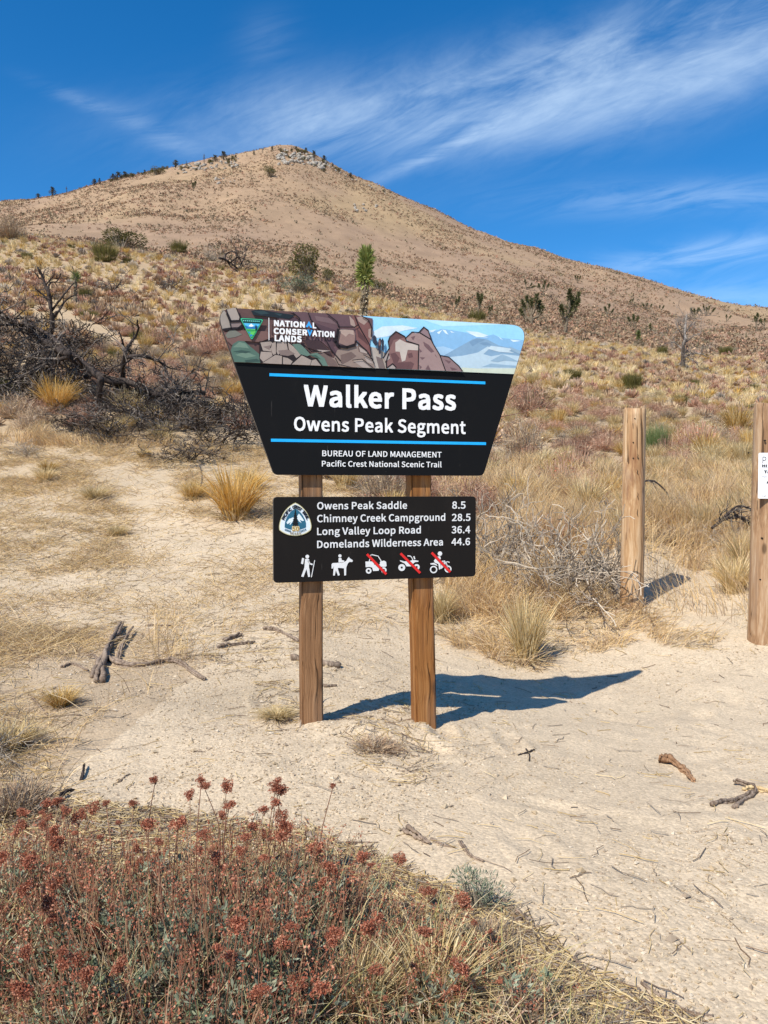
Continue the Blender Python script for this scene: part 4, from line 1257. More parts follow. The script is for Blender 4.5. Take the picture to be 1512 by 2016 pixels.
def bolt_hole(parent, rad, px, py, gp, Y, r=.006):
    p = at(px, py, Y - rad)
    x = p.x - gp.x
    y = -math.sqrt(max(rad * rad - x * x, 1e-6)) - .002
    bm = bmesh.new()
    bmesh.ops.create_cone(bm, cap_ends=True, segments=10, radius1=r, radius2=r * .8, depth=.012)
    bmesh.ops.rotate(bm, verts=bm.verts, cent=(0, 0, 0), matrix=Matrix.Rotation(math.pi / 2, 3, 'X'))
    bmesh.ops.translate(bm, verts=bm.verts, vec=(x, y + .003, p.z - gp.z))
    return from_bm('bolt_hole', bm, M_HOLE, parent)


fp, gp1, rad1, H1 = round_post('fence_post', 1243, 1194, 1250, 806, 43.5, M_ROUND, seed=3)
tag(fp, 'round weathered wooden post standing free in dry grass with no notice on it', 'post', 'round fence posts')
for hx, hy, r_ in ((1250, 824, .005), (1247, 871, .005), (1247, 902, .0055), (1256, 902, .007)):
    bolt_hole(fp, rad1 * .97, hx, hy, gp1, gp1.y, r_)
# long drying cracks
for cx_, y0_, y1_ in ((1255, 893, 907), (1254, 924, 937), (1255, 968, 988), (1254, 1000, 1022), (1258, 1040, 1058)):
    p0, p1 = at(cx_, y0_, gp1.y - rad1), at(cx_ + 2.5, y1_, gp1.y - rad1)
    g = G()
    pts = []
    for i_ in range(5):
        t_ = i_ / 4
        x = (p0.x * (1 - t_) + p1.x * t_) - gp1.x + .003 * math.sin(i_ * 2.1); z = p0.z * (1 - t_) + p1.z * t_ - gp1.z
        xc = x - (at(1250, 806, gp1.y).x - gp1.x) * z / H1
        pts.append((x, -math.sqrt(max((rad1 * .985) ** 2 - xc * xc, 1e-6)), z))
    tubes(g, [pts], [[.001, .003, .0035, .003, .001]], (.03, .02, .015), 5)
    g.build('crack', M_HOLE, fp)
fp2, gp2, rad2, H2 = round_post('fence_post', 1505, 1258, 1519, 797, 62, M_ROUND2, seed=9)
tag(fp2, 'thick grey brown round post at the right edge carrying a white paper notice', 'post', 'round fence posts')
for hx, hy, r_ in ((1509, 867, .006), (1489, 890, .005), (1504, 1060, .006), (1501, 1142, .006)):
    bolt_hole(fp2, rad2 * .98, hx, hy, gp2, gp2.y, r_)
# the notice, a stiff sheet pinned flat against the post front
nY = gp2.y - rad2 - .004
n0, n1 = at(1493.5, 891.5, nY), at(1493.5, 981.5, nY)
NW, NH = .085 * 2, n0.z - n1.z
notice = empty('paper_notice', (n0.x + NW / 2, nY, n1.z))
tag(notice, 'white printed paper notice pinned to the grey post at the right edge', 'notice')
bm = bmesh.new()
bmesh.ops.create_cube(bm, size=1)
for v in bm.verts: v.co = (v.co.x * NW, v.co.y * .0016, (v.co.z + .5) * NH)
bmesh.ops.bevel(bm, geom=[e for e in bm.edges if abs(e.verts[0].co.y - e.verts[1].co.y) > .001], offset=.004, segments=3, affect='EDGES')
paper = from_bm('sheet', bm, plain('white_paper', (.85, .85, .86), .6), notice)
def ntext(s, px0, px1, yc, yb_, col=(.05, .05, .055), bold=16):
    a0, a1 = at(px0, yc, nY), at(px1, yb_, nY)
    x0, x1 = a0.x - notice.location.x, a1.x - notice.location.x
    lettering('lettering', s, x0, x1, a1.z - n1.z, a0.z - n1.z, col, notice, y=-.0018, bold=bold)
ntext('P', 1501, 1508.5, 899, 912.5, (.12, .12, .13), 0)
ntext('HI', 1500, 1510, 914.5, 919.5, bold=30)
ntext('TA', 1503.5, 1518, 926, 931.5, bold=30)
ntext('760-2', 1499.5, 1515, 937, 940.3, (.2, .2, .21), 0)
ntext('Call', 1500, 1508, 974.5, 978.5, (.12, .12, .13), 0)
def nrect(px0, px1, y0, y1, col=(.08, .08, .09)):
    a0, a1 = at(px0, y0, nY), at(px1, y1, nY)
    x0, x1 = a0.x - notice.location.x, a1.x - notice.location.x
    return [(x0, a0.z - n1.z), (x1, a0.z - n1.z), (x1, a1.z - n1.z), (x0, a1.z - n1.z)]
sh = Sheet(-.0014)
sh.add([nrect(1500, 1518, 920.6, 921.1), nrect(1504, 1518, 933, 933.4)], (.2, .2, .2))
mc = at(1514, 952, nY)
cxn, czn = mc.x - notice.location.x, mc.z - n1.z
u_ = nY / F
sh.add([[(cxn - 5.5 * u_, czn), (cxn - 4 * u_, czn + 4 * u_), (cxn, czn + 5.5 * u_), (cxn + 4 * u_, czn + 4 * u_), (cxn + 5.5 * u_, czn)], [(cxn - 1.5 * u_, czn), (cxn + 1.5 * u_, czn), (cxn + 2.2 * u_, czn - 8 * u_), (cxn - 2.2 * u_, czn - 8 * u_)]], (.06, .06, .07))
sh.build('printed_symbol', notice)
# ------------------------------------------------------------------ plant builders
STRAW = [(.70, .545, .29), (.62, .465, .225), (.76, .62, .37), (.52, .385, .18)]
GOLD = [(.62, .405, .13), (.54, .33, .085), (.68, .48, .19), (.44, .27, .08)]
BROWN = [(.41, .27, .165), (.47, .33, .21), (.33, .215, .135), (.55, .41, .26)]
PINKB = [(.44, .255, .17), (.50, .315, .215), (.38, .21, .145), (.57, .405, .28)]
GREYT = [(.33, .265, .20), (.41, .34, .26), (.25, .20, .155), (.50, .42, .32)]
OLIVE = [(.125, .115, .04), (.17, .155, .055), (.09, .085, .035), (.23, .195, .08)]
GREEN = [(.095, .13, .045), (.13, .17, .06), (.07, .10, .035), (.17, .20, .08)]
SAGE = [(.215, .24, .155), (.27, .30, .205), (.155, .18, .115), (.34, .36, .255)]
RUST = [(.38, .13, .075), (.46, .185, .11), (.31, .095, .055), (.53, .26, .165)]
BURNTC = [(.05, .04, .036), (.085, .07, .06), (.15, .125, .105), (.22, .185, .15)]


def blades(g, n, base, h, spread, wd, cols, k=4, hv=.35, lean=1.0, azim=None):
    """n grass blades from base points (n,3)"""
    az = rng.uniform(0, 2 * np.pi, n) if azim is None else azim
    L = h * rng.uniform(1 - hv, 1 + hv, n)
    sp_ = spread * lean * rng.uniform(.1, 1, n) ** .8
    t = np.linspace(0, 1, k)
    out = np.stack([np.cos(az), np.sin(az), np.zeros(n)], -1)
    wob = rng.normal(size=(n, 3)) * .08
    P = base[:, None] + out[:, None] * (sp_[:, None] * t[None] ** 1.6)[..., None] + np.array([0, 0, 1.])[None, None] * (L[:, None] * (t - .28 * (sp_ / np.maximum(h, .01))[:, None].clip(0, 1.5) * t ** 2.2))[..., None]
    P = P + (wob * L[:, None])[:, None] * (t ** 2)[None, :, None]
    side = nrm(np.stack([-np.sin(az), np.cos(az), np.zeros(n)], -1) + rng.normal(size=(n, 3)) * .5)
    W = wd * rng.uniform(.6, 1.4, (n, 1)) * (1 - .85 * t ** 1.5)[None]
    ribbons(g, P, W, pick(cols, n, .2), side)


def tuft_mesh(name, n, cols, r0=.16, h=1.0, spread=.5, wd=.022, green=0.0):
    g = G()
    a = rng.uniform(0, 2 * np.pi, n); r = r0 * np.sqrt(rng.uniform(0, 1, n))
    base = np.stack([r * np.cos(a), r * np.sin(a), np.full(n, -.04)], -1)
    az = a + rng.normal(0, .6, n)
    cc = list(cols)
    blades(g, n, base, h * .85, spread, wd, cc, azim=az, hv=.32)
    m_ = n // 6        # broken straw lying around the foot
    a = rng.uniform(0, 2 * np.pi, m_)
    base = np.stack([.2 * np.cos(a), .2 * np.sin(a), np.full(m_, 0.0)], -1)
    blades(g, m_, base, .22, .55, wd, [(.40, .30, .17), (.50, .40, .24)], azim=a, hv=.5)
    return g.mesh(name, M_GRASS)


def dome_mesh(name, n, cols, tipcols=None, tips=0, tip=.03, wd=.014, k=4, h=1.0, r=.5, inner=.3, fork=2, flat=1.0, mat=None):
    """dry twiggy dome of half-width r and height h"""
    g = G()
    a = rng.uniform(0, 2 * np.pi, n)
    el = np.arcsin(rng.uniform(.02, 1, n) ** flat)
    rad = rng.uniform(.72, 1.05, n)
    lump = 1 + .22 * np.sin(a * 3 + rng.uniform(0, 6)) * np.cos(el)
    E = np.stack([np.cos(a) * np.cos(el) * r * rad * lump, np.sin(a) * np.cos(el) * r * rad * lump, np.sin(el) * h * rad * .95], -1)
    B = E * np.array([inner, inner, 0]) * rng.uniform(.1, 1, (n, 1)) + np.array([0, 0, -.03])
    t = np.linspace(0, 1, k)
    M = E * np.array([.75, .75, .35]) + rng.normal(size=(n, 3)) * .05
    P = ((1 - t) ** 2)[None, :, None] * B[:, None] + (2 * t * (1 - t))[None, :, None] * M[:, None] + (t ** 2)[None, :, None] * E[:, None]
    C = pick(cols, n, .2)
    ribbons(g, P, wd * (1 - .6 * t)[None], C)
    D0 = nrm(E - B)
    for f in range(fork):
        s = P[:, rng.integers(1, k)]
        d = nrm(D0 + rng.normal(size=(n, 3)) * .55) * rng.uniform(.12, .28, (n, 1))
        q2 = np.stack([s, s + d * .5 + rng.normal(size=(n, 3)) * .015, s + d], 1)
        ribbons(g, q2, wd * .7 * np.array([1, .8, .4])[None], pick(cols, n, .25))
        if tips and f == 0: E = np.concatenate([E, s + d])
    if tips:
        idx_ = rng.choice(len(E), tips)
        leaves(g, E[idx_] + rng.normal(size=(tips, 3)) * .03, tip * rng.uniform(.6, 1.5, tips), pick(tipcols, tips, .2), up=.3, aspect=.8)
    return g.mesh(name, mat or M_SHRUB)


def leafy_mesh(name, n, cols, twig=GREYT, size=.055, lobes=9, r=.5, h=1.0, up=.2, aspect=.5, stems=120, mat=None):
    """foliage gathered in uneven clumps with gaps"""
    g = G()
    ca = rng.uniform(0, 2 * np.pi, lobes); cr = r * rng.uniform(.2, .75, lobes)
    cc = np.stack([cr * np.cos(ca), cr * np.sin(ca), h * rng.uniform(.25, .78, lobes)], -1)
    cs = rng.uniform(.16, .33, lobes)
    wh = rng.integers(0, lobes, n)
    d = nrm(rng.normal(size=(n, 3)))
    P = cc[wh] + d * (cs[wh] * rng.uniform(.35, 1, n) ** .5)[:, None] * np.array([1, 1, .9])
    P[:, 2] = np.maximum(P[:, 2], .01)
    tone = rng.uniform(.75, 1.25, lobes)[wh][:, None]
    leaves(g, P, size * rng.uniform(.6, 1.4, n), np.clip(pick(cols, n, .2) * tone, 0, 1), dirs=nrm(d + rng.normal(size=(n, 3)) * .5 + np.array([0, 0, up])), aspect=aspect)
    S = P[rng.choice(n, stems)]
    B = np.zeros_like(S); B[:, :2] = S[:, :2] * .15
    t = np.linspace(0, 1, 4)
    M = S * np.array([.6, .6, .4])
    Q_ = ((1 - t) ** 2)[None, :, None] * B[:, None] + (2 * t * (1 - t))[None, :, None] * M[:, None] + (t ** 2)[None, :, None] * S[:, None]
    tubes(g, Q_, .012 * (1 - .7 * t)[None], pick(twig, stems, .2), 3)
    return g.mesh(name, mat or M_LEAF)


def grow(start, d, L, r, depth, out, wig=.25, up=.0, kids=(3, 5), shrink=.62, k=6, spread=.9):
    """recursive dead branch -> list of (points, radii, depth)"""
    pts = [np.array(start, float)]; dd = np.array(d, float) / np.linalg.norm(d)
    for i in range(k - 1):
        dd = dd + rng.normal(size=3) * wig + np.array([0, 0, up])
        dd /= np.linalg.norm(dd)
        pts.append(pts[-1] + dd * L / (k - 1))
    rad = r * (1 - .72 * np.linspace(0, 1, k))
    out.append((np.array(pts), rad, depth))
    if depth <= 0: return
    for c_ in range(rng.integers(kids[0], kids[1] + 1)):
        t_ = rng.uniform(.25, 1.0) * (k - 1)
        i = min(int(t_), k - 2); f = t_ - i
        p_ = pts[i] * (1 - f) + pts[i + 1] * f
        tang = pts[i + 1] - pts[i]; tang /= np.linalg.norm(tang)
        nd = tang + rng.normal(size=3) * spread * .75
        grow(p_, nd, L * shrink * rng.uniform(.6, 1.15), max(rad[i] * .6, r * .18), depth - 1, out, wig, up, kids, shrink, k, spread)


def tubes_list(g, lst, cols, s=5, amt=.2):
    by = {}
    for P, Rr, _ in lst: by.setdefault(len(P), []).append((P, Rr))
    for k, it in by.items():
        P = np.array([a for a, _ in it]); Rr = np.array([b_ for _, b_ in it])
        tubes(g, P, Rr, pick(cols, len(it), amt), s)


def smooth_line(pts, n):
    """Catmull-Rom through control points"""
    P = np.array([np.array(p_, float) for p_ in pts])
    P = np.concatenate([[2 * P[0] - P[1]], P, [2 * P[-1] - P[-2]]])
    out = []
    m_ = len(P) - 3
    for u in np.linspace(0, m_ - 1e-6, n):
        i = int(u); t = u - i
        a, b_, c_, d = P[i], P[i + 1], P[i + 2], P[i + 3]
        out.append(.5 * (2 * b_ + (c_ - a) * t + (2 * a - 5 * b_ + 4 * c_ - d) * t * t + (3 * b_ - a - 3 * c_ + d) * t ** 3))
    return np.array(out)


def limb(g, pts, r0, r1, cols, n=14, s=8, rough=.12):
    P = smooth_line(pts, n)
    P = P + rng.normal(size=P.shape) * r0 * rough
    Rr = np.linspace(r0, r1, n) * rng.uniform(1 - rough, 1 + rough, n)
    P = np.concatenate([P[:1], P, P[-1:]]); Rr = np.concatenate([[.0005], Rr, [.0005]])
    tubes(g, [P], [Rr], np.asarray(cols)[rng.integers(len(cols))], s)
    return P, Rr


# ------------------------------------------------------------------ reusable meshes
TUFT = [tuft_mesh('bunchgrass', 420, STRAW, spread=s_, h=1) for s_ in (.45, .6, .5)]
TUFTG = [tuft_mesh('bunchgrass', 420, GOLD + STRAW[:2], spread=s_, h=1) for s_ in (.45, .55)]
DOMEP = [dome_mesh('dry_shrub', 520, PINKB, RUST + PINKB, 260, .035) for _ in range(3)]
DOMEB = [dome_mesh('dry_shrub', 520, BROWN + GREYT[:2], STRAW, 160, .035) for _ in range(2)]


def tangle_mesh(name, n, cols, depth=3):
    """messy leafless bush of crossing crooked twigs"""
    out = []
    for i in range(n):
        a = rng.uniform(0, 6.28); el = rng.uniform(.15, 1.35)
        grow((rng.normal(0, .05), rng.normal(0, .05), -.03), (math.cos(a) * math.cos(el), math.sin(a) * math.cos(el), math.sin(el) + .1), rng.uniform(.35, .75), .011, depth, out, wig=.30, up=.02, kids=(2, 4), shrink=.66, k=5, spread=.8)
    g = G()
    out = [(P, np.maximum(Rr, .0042 if 'burnt' in name else .0032), d) for P, Rr, d in out if P[:, 2].min() > -.25]
    tubes_list(g, out, cols, 3, .25)
    return g.mesh(name, M_SHRUB)


DOMEG = [tangle_mesh('twiggy_shrub', 20, GREYT) for _ in range(3)]
LEAFO = [leafy_mesh('green_shrub', 2200, OLIVE) for _ in range(2)]
LEAFG = [leafy_mesh('green_shrub', 2200, GREEN, up=.6, aspect=.22, size=.08)]
LEAFS = [leafy_mesh('green_shrub', 2000, SAGE, size=.05)]
REED = [tuft_mesh('green_shrub', 900, OLIVE + [(.26, .24, .07), (.2, .17, .05)], r0=.34, spread=.28, wd=.016)]
REEDG = [tuft_mesh('green_shrub', 1400, [(.19, .25, .09), (.24, .30, .12), (.15, .20, .07), (.30, .33, .16)], r0=.36, spread=.26, wd=.012)]
ORANGE = [tuft_mesh('bunchgrass', 620, [(.60, .36, .095), (.52, .29, .065), (.66, .43, .14), (.58, .42, .19)], spread=.62, wd=.016)]
BURNTB = [tangle_mesh('burnt_brush', 22, BURNTC + BURNTC[:2] + [(.19, .155, .13)]) for _ in range(3)]
KINDS = dict(orange=ORANGE, burnt=BURNTB, tuft=TUFT, gold=TUFTG, pink=DOMEP, brown=DOMEB, grey=DOMEG, olive=LEAFO, green=LEAFG, sage=LEAFS, reed=REED, reedgreen=REEDG)


def place(kind, name, loc, wd, h, label, cat, group=None, v=None):
    ms = KINDS[kind]
    o = bpy.data.objects.new(name, ms[rng.integers(len(ms)) if v is None else v % len(ms)])
    COL.objects.link(o)
    o.location = loc
    o.rotation_euler = (0, 0, rng.uniform(0, 6.28))
    o.scale = (wd, wd, h)
    tag(o, label, cat, group)
    return o


# single plants the photograph shows: kind, name, foot column and row, width and height in photo pixels
SINGLE = [
    ('olive', 'green_shrub', 238, 492, 86, 46, 'broad dark green shrub on the left skyline of the near slope', 'shrub'),
    ('reed', 'green_shrub', 207, 514, 58, 38, 'rounded olive yellow shrub just below the broad dark green shrub on the left slope', 'shrub'),
    ('brown', 'dry_shrub', 20, 470, 66, 44, 'brown shrub cut by the left edge high on the near slope', 'shrub'),
    ('reed', 'green_shrub', 352, 498, 38, 24, 'small olive shrub on the slope left of the fallen burnt tree far up', 'shrub'),
    ('grey', 'twiggy_shrub', 418, 514, 34, 44, 'pale grey dead shrub standing beside the far fallen burnt tree', 'shrub'),
    ('olive', 'tall_shrub', 610, 556, 84, 68, 'tall brown green shrub on the slope above the sign, left of the lone Joshua tree', 'shrub'),
    ('sage', 'green_shrub', 590, 578, 66, 40, 'grey green leafy shrub low in front of the tall brown shrub above the sign', 'shrub'),
    ('olive', 'green_shrub', 646, 556, 28, 30, 'small dark green shrub at the right foot of the tall brown shrub', 'shrub'),
    ('olive', 'green_shrub', 746, 574, 30, 24, 'small green shrub just right of the lone Joshua tree above the sign', 'shrub'),
    ('reed', 'green_shrub', 168, 590, 30, 24, 'olive yellow shrub beside the young yucca on the left slope', 'shrub'),
    ('orange', 'bunchgrass', 110, 812, 82, 76, 'dark golden bunchgrass clump under the fallen burnt tree at left', 'grass'),
    ('grey', 'twiggy_shrub', 55, 896, 92, 46, 'low dark grey dead bush in pale grass at the left edge below the burnt tree', 'shrub'),
    ('orange', 'bunchgrass', 462, 1020, 126, 112, 'large golden bunchgrass clump left of the sign beside the sandy trail', 'grass'),
    ('gold', 'bunchgrass', 286, 690, 44, 36, 'golden tuft on bare soil just above the arching burnt branch', 'grass'),
    ('gold', 'bunchgrass', 448, 782, 34, 34, 'small yellow tuft close to the left edge of the sign panel', 'grass'),
    ('tuft', 'bunchgrass', 1036, 1300, 112, 140, 'tall straw bunchgrass behind the tip of the sign shadow', 'grass'),
    ('reedgreen', 'green_shrub', 1294, 897, 54, 62, 'bright green bushy shrub directly behind the free round post', 'shrub'),
    ('pink', 'dry_shrub', 1372, 884, 120, 62, 'rust topped dry buckwheat bush right of the bright green shrub', 'shrub'),
    ('gold', 'bunchgrass', 1390, 905, 70, 60, 'golden tuft in front of the rust topped bush between the round posts', 'grass'),
    ('gold', 'bunchgrass', 1452, 855, 80, 60, 'yellow spreading bunchgrass left of the post with the notice, upper one', 'grass'),
    ('gold', 'bunchgrass', 1476, 905, 52, 66, 'brown gold bunchgrass touching the left side of the post with the notice', 'grass'),
    ('reed', 'green_shrub', 1245, 766, 46, 34, 'yellow green bush on the flat above the free round post', 'shrub'),
    ('reed', 'green_shrub', 940, 634, 40, 24, 'yellow green bush just above the top edge of the sign panel', 'shrub'),
    ('reed', 'green_shrub', 1304, 700, 26, 20, 'small yellow green bush left of the bare grey tree', 'shrub'),
    ('reed', 'green_shrub', 1428, 700, 30, 20, 'small yellow green bush right of the bare grey tree', 'shrub'),
    ('grey', 'twiggy_shrub', 1098, 1180, 290, 270, 'large grey twiggy dead shrub behind the sign at its right', 'shrub'),
    ('grey', 'twiggy_shrub', 955, 1130, 200, 230, 'tangled grey dead shrub half hidden by the right end of the sign', 'shrub'),
    ('grey', 'twiggy_shrub', 1180, 1160, 150, 190, 'grey dead shrub touching the left side of the free round post', 'shrub'),
    ('brown', 'dry_shrub', 1030, 900, 110, 80, 'brown dry shrub right of the sign panel under the bent red twig', 'shrub'),
    ('pink', 'dry_shrub', 1040, 820, 110, 70, 'reddish brown shrub level with the blue stripes at the right of the sign', 'shrub'),
    ('grey', 'twiggy_shrub', 1440, 1075, 110, 70, 'flattened grey dead shrub under the dark curved branch near the right post', 'shrub'),
    ('pink', 'dry_shrub', 430, 700, 110, 64, 'red tinted buckwheat bush at the left shoulder of the sign panel', 'shrub'),
    ('tuft', 'bunchgrass', 868, 1225, 70, 74, 'thin straw tuft beside the right timber post of the sign', 'grass'),
    ('tuft', 'bunchgrass', 1445, 1165, 90, 80, 'pale tall grass tuft between the two round posts', 'grass'),
    ('tuft', 'bunchgrass', 1465, 1130, 80, 90, 'pale grass tuft against the foot of the post with the notice', 'grass'),
    ('grey', 'twiggy_shrub', -45, 1500, 170, 150, 'grey dead shrub mostly outside the left edge, casting shade on the litter', 'shrub'),
    ('burnt', 'burnt_brush', 85, 720, 180, 120, 'dark burnt brush heap around the upper end of the fallen burnt tree', 'brush'),
    ('burnt', 'burnt_brush', 290, 815, 170, 80, 'dark burnt brush heap wrapped round the trunk of the fallen burnt tree', 'brush'),
    ('burnt', 'burnt_brush', 395, 835, 150, 70, 'dark burnt brush heap at the thin end of the fallen burnt tree', 'brush'),
    ('burnt', 'burnt_brush', 330, 850, 210, 100, 'heap of dark burnt twigs at the right foot of the fallen burnt tree', 'brush'),
    ('burnt', 'burnt_brush', 440, 872, 190, 96, 'heap of dark burnt twigs nearest the left edge of the sign panel', 'brush'),
    ('burnt', 'burnt_brush', 235, 868, 170, 90, 'heap of dark burnt twigs under the middle of the fallen burnt tree', 'brush'),
    ('burnt', 'burnt_brush', 385, 905, 150, 60, 'low dark twig heap at the front edge of the burnt brush beside pale grass', 'brush'),
    ('burnt', 'burnt_brush', 30, 770, 230, 170, 'tall dark burnt brush heap cut by the left edge', 'brush'),
    ('burnt', 'burnt_brush', 130, 760, 170, 110, 'dark burnt brush heap behind the golden clump at left', 'brush'),
    ('burnt', 'burnt_brush', 165, 850, 130, 60, 'small dark twig heap right of the golden clump under the burnt tree', 'brush'),
    ('olive', 'green_shrub', 310, 344, 30, 14, 'dark low shrub among the rocks left of the summit', 'shrub'),
    ('olive', 'green_shrub', 532, 348, 28, 20, 'dark shrub on the open hillside just below the summit rocks', 'shrub'),
]
taken = []
for kind, name, px, py, wp, hp, lab, cat in SINGLE:
    gp = ground_at(px, py)
    wd, h = wp * gp.y / F, hp * gp.y / F
    place(kind, name, gp - Vector((0, 0, .02 * h)), wd, h, lab, cat)
    taken.append((gp.x, gp.y, wd * .5))

# ------------------------------------------------------------------ hillside cover: separate tufts and shrubs


def free(X, Y, r=0.0):
    ok = np.ones(len(X), bool)
    for tx, ty, tr in taken:
        ok &= (X - tx) ** 2 + (Y - ty) ** 2 > (tr * .6 + r) ** 2
    return ok


def scatter(n, y0, y1, margin, power=1.0):
    """random ground points seen between depths y0..y1"""
    Y = (y0 ** 2 + (y1 ** 2 - y0 ** 2) * rng.uniform(0, 1, n) ** power) ** .5
    px = rng.uniform(-margin, 1512 + margin, n)
    X = (px - CX) / F * Y
    Z = gz(X, Y)
    qx, qy = project(X, Y, Z)
    return X, Y, Z, qx, qy


BARE = [  # pale open ground on the left slope
    [(70, 588), (130, 612), (230, 655), (340, 690), (260, 694), (120, 645)],
    [(262, 522), (296, 520), (306, 531), (272, 535)]]


def bare_mask(qx, qy):
    b = inpoly(qx, qy, ZONE_TRAIL)
    for p_ in BARE: b |= inpoly(qx, qy, p_)
    return b


def clump_cells(n, y0, y1, r, margin=120):
    X, Y, Z, qx, qy = scatter(n, y0, y1, margin)
    ok = free(X, Y) & ~bare_mask(qx, qy)
    ok &= (Y > 7.6) | ((qx > 900) & (Y > 5.9) & ~inpoly(qx, qy, ZONE_TRAIL) & (qy < 1080))
    ok &= ((X - 2.42) / .7) ** 2 + ((Y - 6.3) / 1.3) ** 2 > 1
    X, Y, Z = X[ok], Y[ok], Z[ok]
    cell = np.full(len(X), False); used = {}
    for i in np.argsort(Y):
        rr = r * (1 + Y[i] * .006)
        kx, ky = int(math.floor(X[i] / rr)), int(math.floor(Y[i] / rr))
        bad = False
        for a in (-1, 0, 1):
            for b_ in (-1, 0, 1):
                for j in used.get((kx + a, ky + b_), ()):
                    if (X[i] - X[j]) ** 2 + (Y[i] - Y[j]) ** 2 < rr * rr: bad = True; break
        if not bad:
            used.setdefault((kx, ky), []).append(i); cell[i] = True
    return X[cell], Y[cell], Z[cell]


X, Y, Z = clump_cells(26000, 6.0, 85, .50)
kinds = np.empty(len(X), dtype=object)
pt = fbm(X / 7.0, Y / 11.0, 3, 91); pr = rng.uniform(0, 1, len(X))
sel = pt * 1.5 + (pr - .5) - .08
kinds[:] = 'tuft'
kinds[sel > .06] = 'pink'
kinds[sel > .36] = 'brown'
kinds[(pr > .93)] = 'grey'
kinds[(pr < .10)] = 'gold'
kinds[(pr > .90) & (pr < .915) & (Y > 12)] = 'reed'
order = np.argsort(Y)
LAB = {'tuft': ('bunchgrass', 'pale straw bunchgrass tuft among dry shrubs on the slope behind the sign', 'grass', 'straw bunchgrass on the slope'),
       'gold': ('bunchgrass', 'golden yellow bunchgrass tuft scattered over the slope behind the sign', 'grass', 'golden bunchgrass on the slope'),
       'pink': ('dry_shrub', 'reddish brown domed dry shrub on the slope behind the sign', 'shrub', 'reddish dry shrubs on the slope'),
       'brown': ('dry_shrub', 'dull brown domed dry shrub on the slope behind the sign', 'shrub', 'brown dry shrubs on the slope'),
       'grey': ('twiggy_shrub', 'grey leafless twiggy shrub scattered on the slope behind the sign', 'shrub', 'grey leafless shrubs on the slope'),
       'reed': ('green_shrub', 'small olive green shrub dotted among the dry growth of the slope', 'shrub', 'olive shrubs on the slope')}
LIMIT = {'tuft': 210, 'gold': 85, 'pink': 140, 'brown': 95, 'grey': 60, 'reed': 24}
count = {k: 0 for k in LIMIT}
rest = []
sizes = {}
for i in order:
    kd = kinds[i]
    if kd in ('tuft', 'gold'):
        wd = rng.uniform(.36, .70); h = wd * rng.uniform(.55, .85)
    else:
        wd = rng.uniform(.5, 1.05); h = wd * rng.uniform(.38, .6)
    if Y[i] < 9: wd *= .8; h *= .8
    qx, qy = project(X[i], Y[i], Z[i])
    if qx < 580 and qy > 850:
        if kd not in ('tuft', 'gold'): continue
        wd *= .8; h *= .6
    hidden = (470 < qx < 1000 and 700 < qy < 900)      # wholly behind the sign panel
    inside = -20 < qx < 1532 and not hidden
    if inside and count[kd] < LIMIT[kd]:
        count[kd] += 1
        nm, lab, cat, grp = LAB[kd]
        place(kd, nm, (X[i], Y[i], Z[i] - .02), wd, h, lab, cat, grp)
    else:
        rest.append((kd, X[i], Y[i], Z[i], wd, h))
print('individual plants', count, 'rest', len(rest))

# beyond those, the brush reads as one cover
g = G()


def low_clump(n, dome):
    """light clump for brush that is a few pixels wide"""
    gg = G()
    a = rng.uniform(0, 2 * np.pi, n); el = np.arcsin(rng.uniform(0.05, 1, n))
    if dome:
        E = np.stack([np.cos(a) * np.cos(el) * .5, np.sin(a) * np.cos(el) * .5, np.sin(el)], -1) * rng.uniform(.7, 1.05, (n, 1))
        P = np.stack([E * np.array([.35, .35, .1]), E * np.array([.8, .8, .6]), E], 1)
        ribbons(gg, P, np.array([.03, .05, .02])[None] * 1.5, np.ones(3))
    else:
        base = np.stack([np.cos(a) * .15, np.sin(a) * .15, np.zeros(n)], -1)
        blades(gg, n, base, .9, .5, .05, [(1, 1, 1)], k=3, azim=a)
    return gg.arrays()


LOW = {True: [low_clump(110, True) for _ in range(4)], False: [low_clump(80, False) for _ in range(4)]}
PAL = {'tuft': STRAW, 'gold': GOLD, 'pink': PINKB, 'brown': BROWN, 'grey': GREYT, 'reed': OLIVE}
for kd, x, y, z, wd, h in rest:
    V, Q_, T_, C_ = LOW[kd not in ('tuft', 'gold', 'reed')][rng.integers(4)]
    an = rng.uniform(0, 6.28); ca, sa = math.cos(an), math.sin(an)
    W = np.stack([(V[:, 0] * ca - V[:, 1] * sa) * wd + x, (V[:, 0] * sa + V[:, 1] * ca) * wd + y, V[:, 2] * h + z - .02], -1)
    col = np.asarray(PAL[kd])[rng.integers(len(PAL[kd]))] * rng.uniform(.85, 1.2)
    nb = len(V) // 2
    g.add(W, Q=Q_, C=np.clip(col * np.repeat(rng.uniform(.75, 1.25, (nb, 1)), 2, 0)[:len(V)], 0, 1))
tag(g.build('slope_brush', M_STUFF), 'dry brush and grass covering the slope behind the sign', 'brush', kind='stuff')

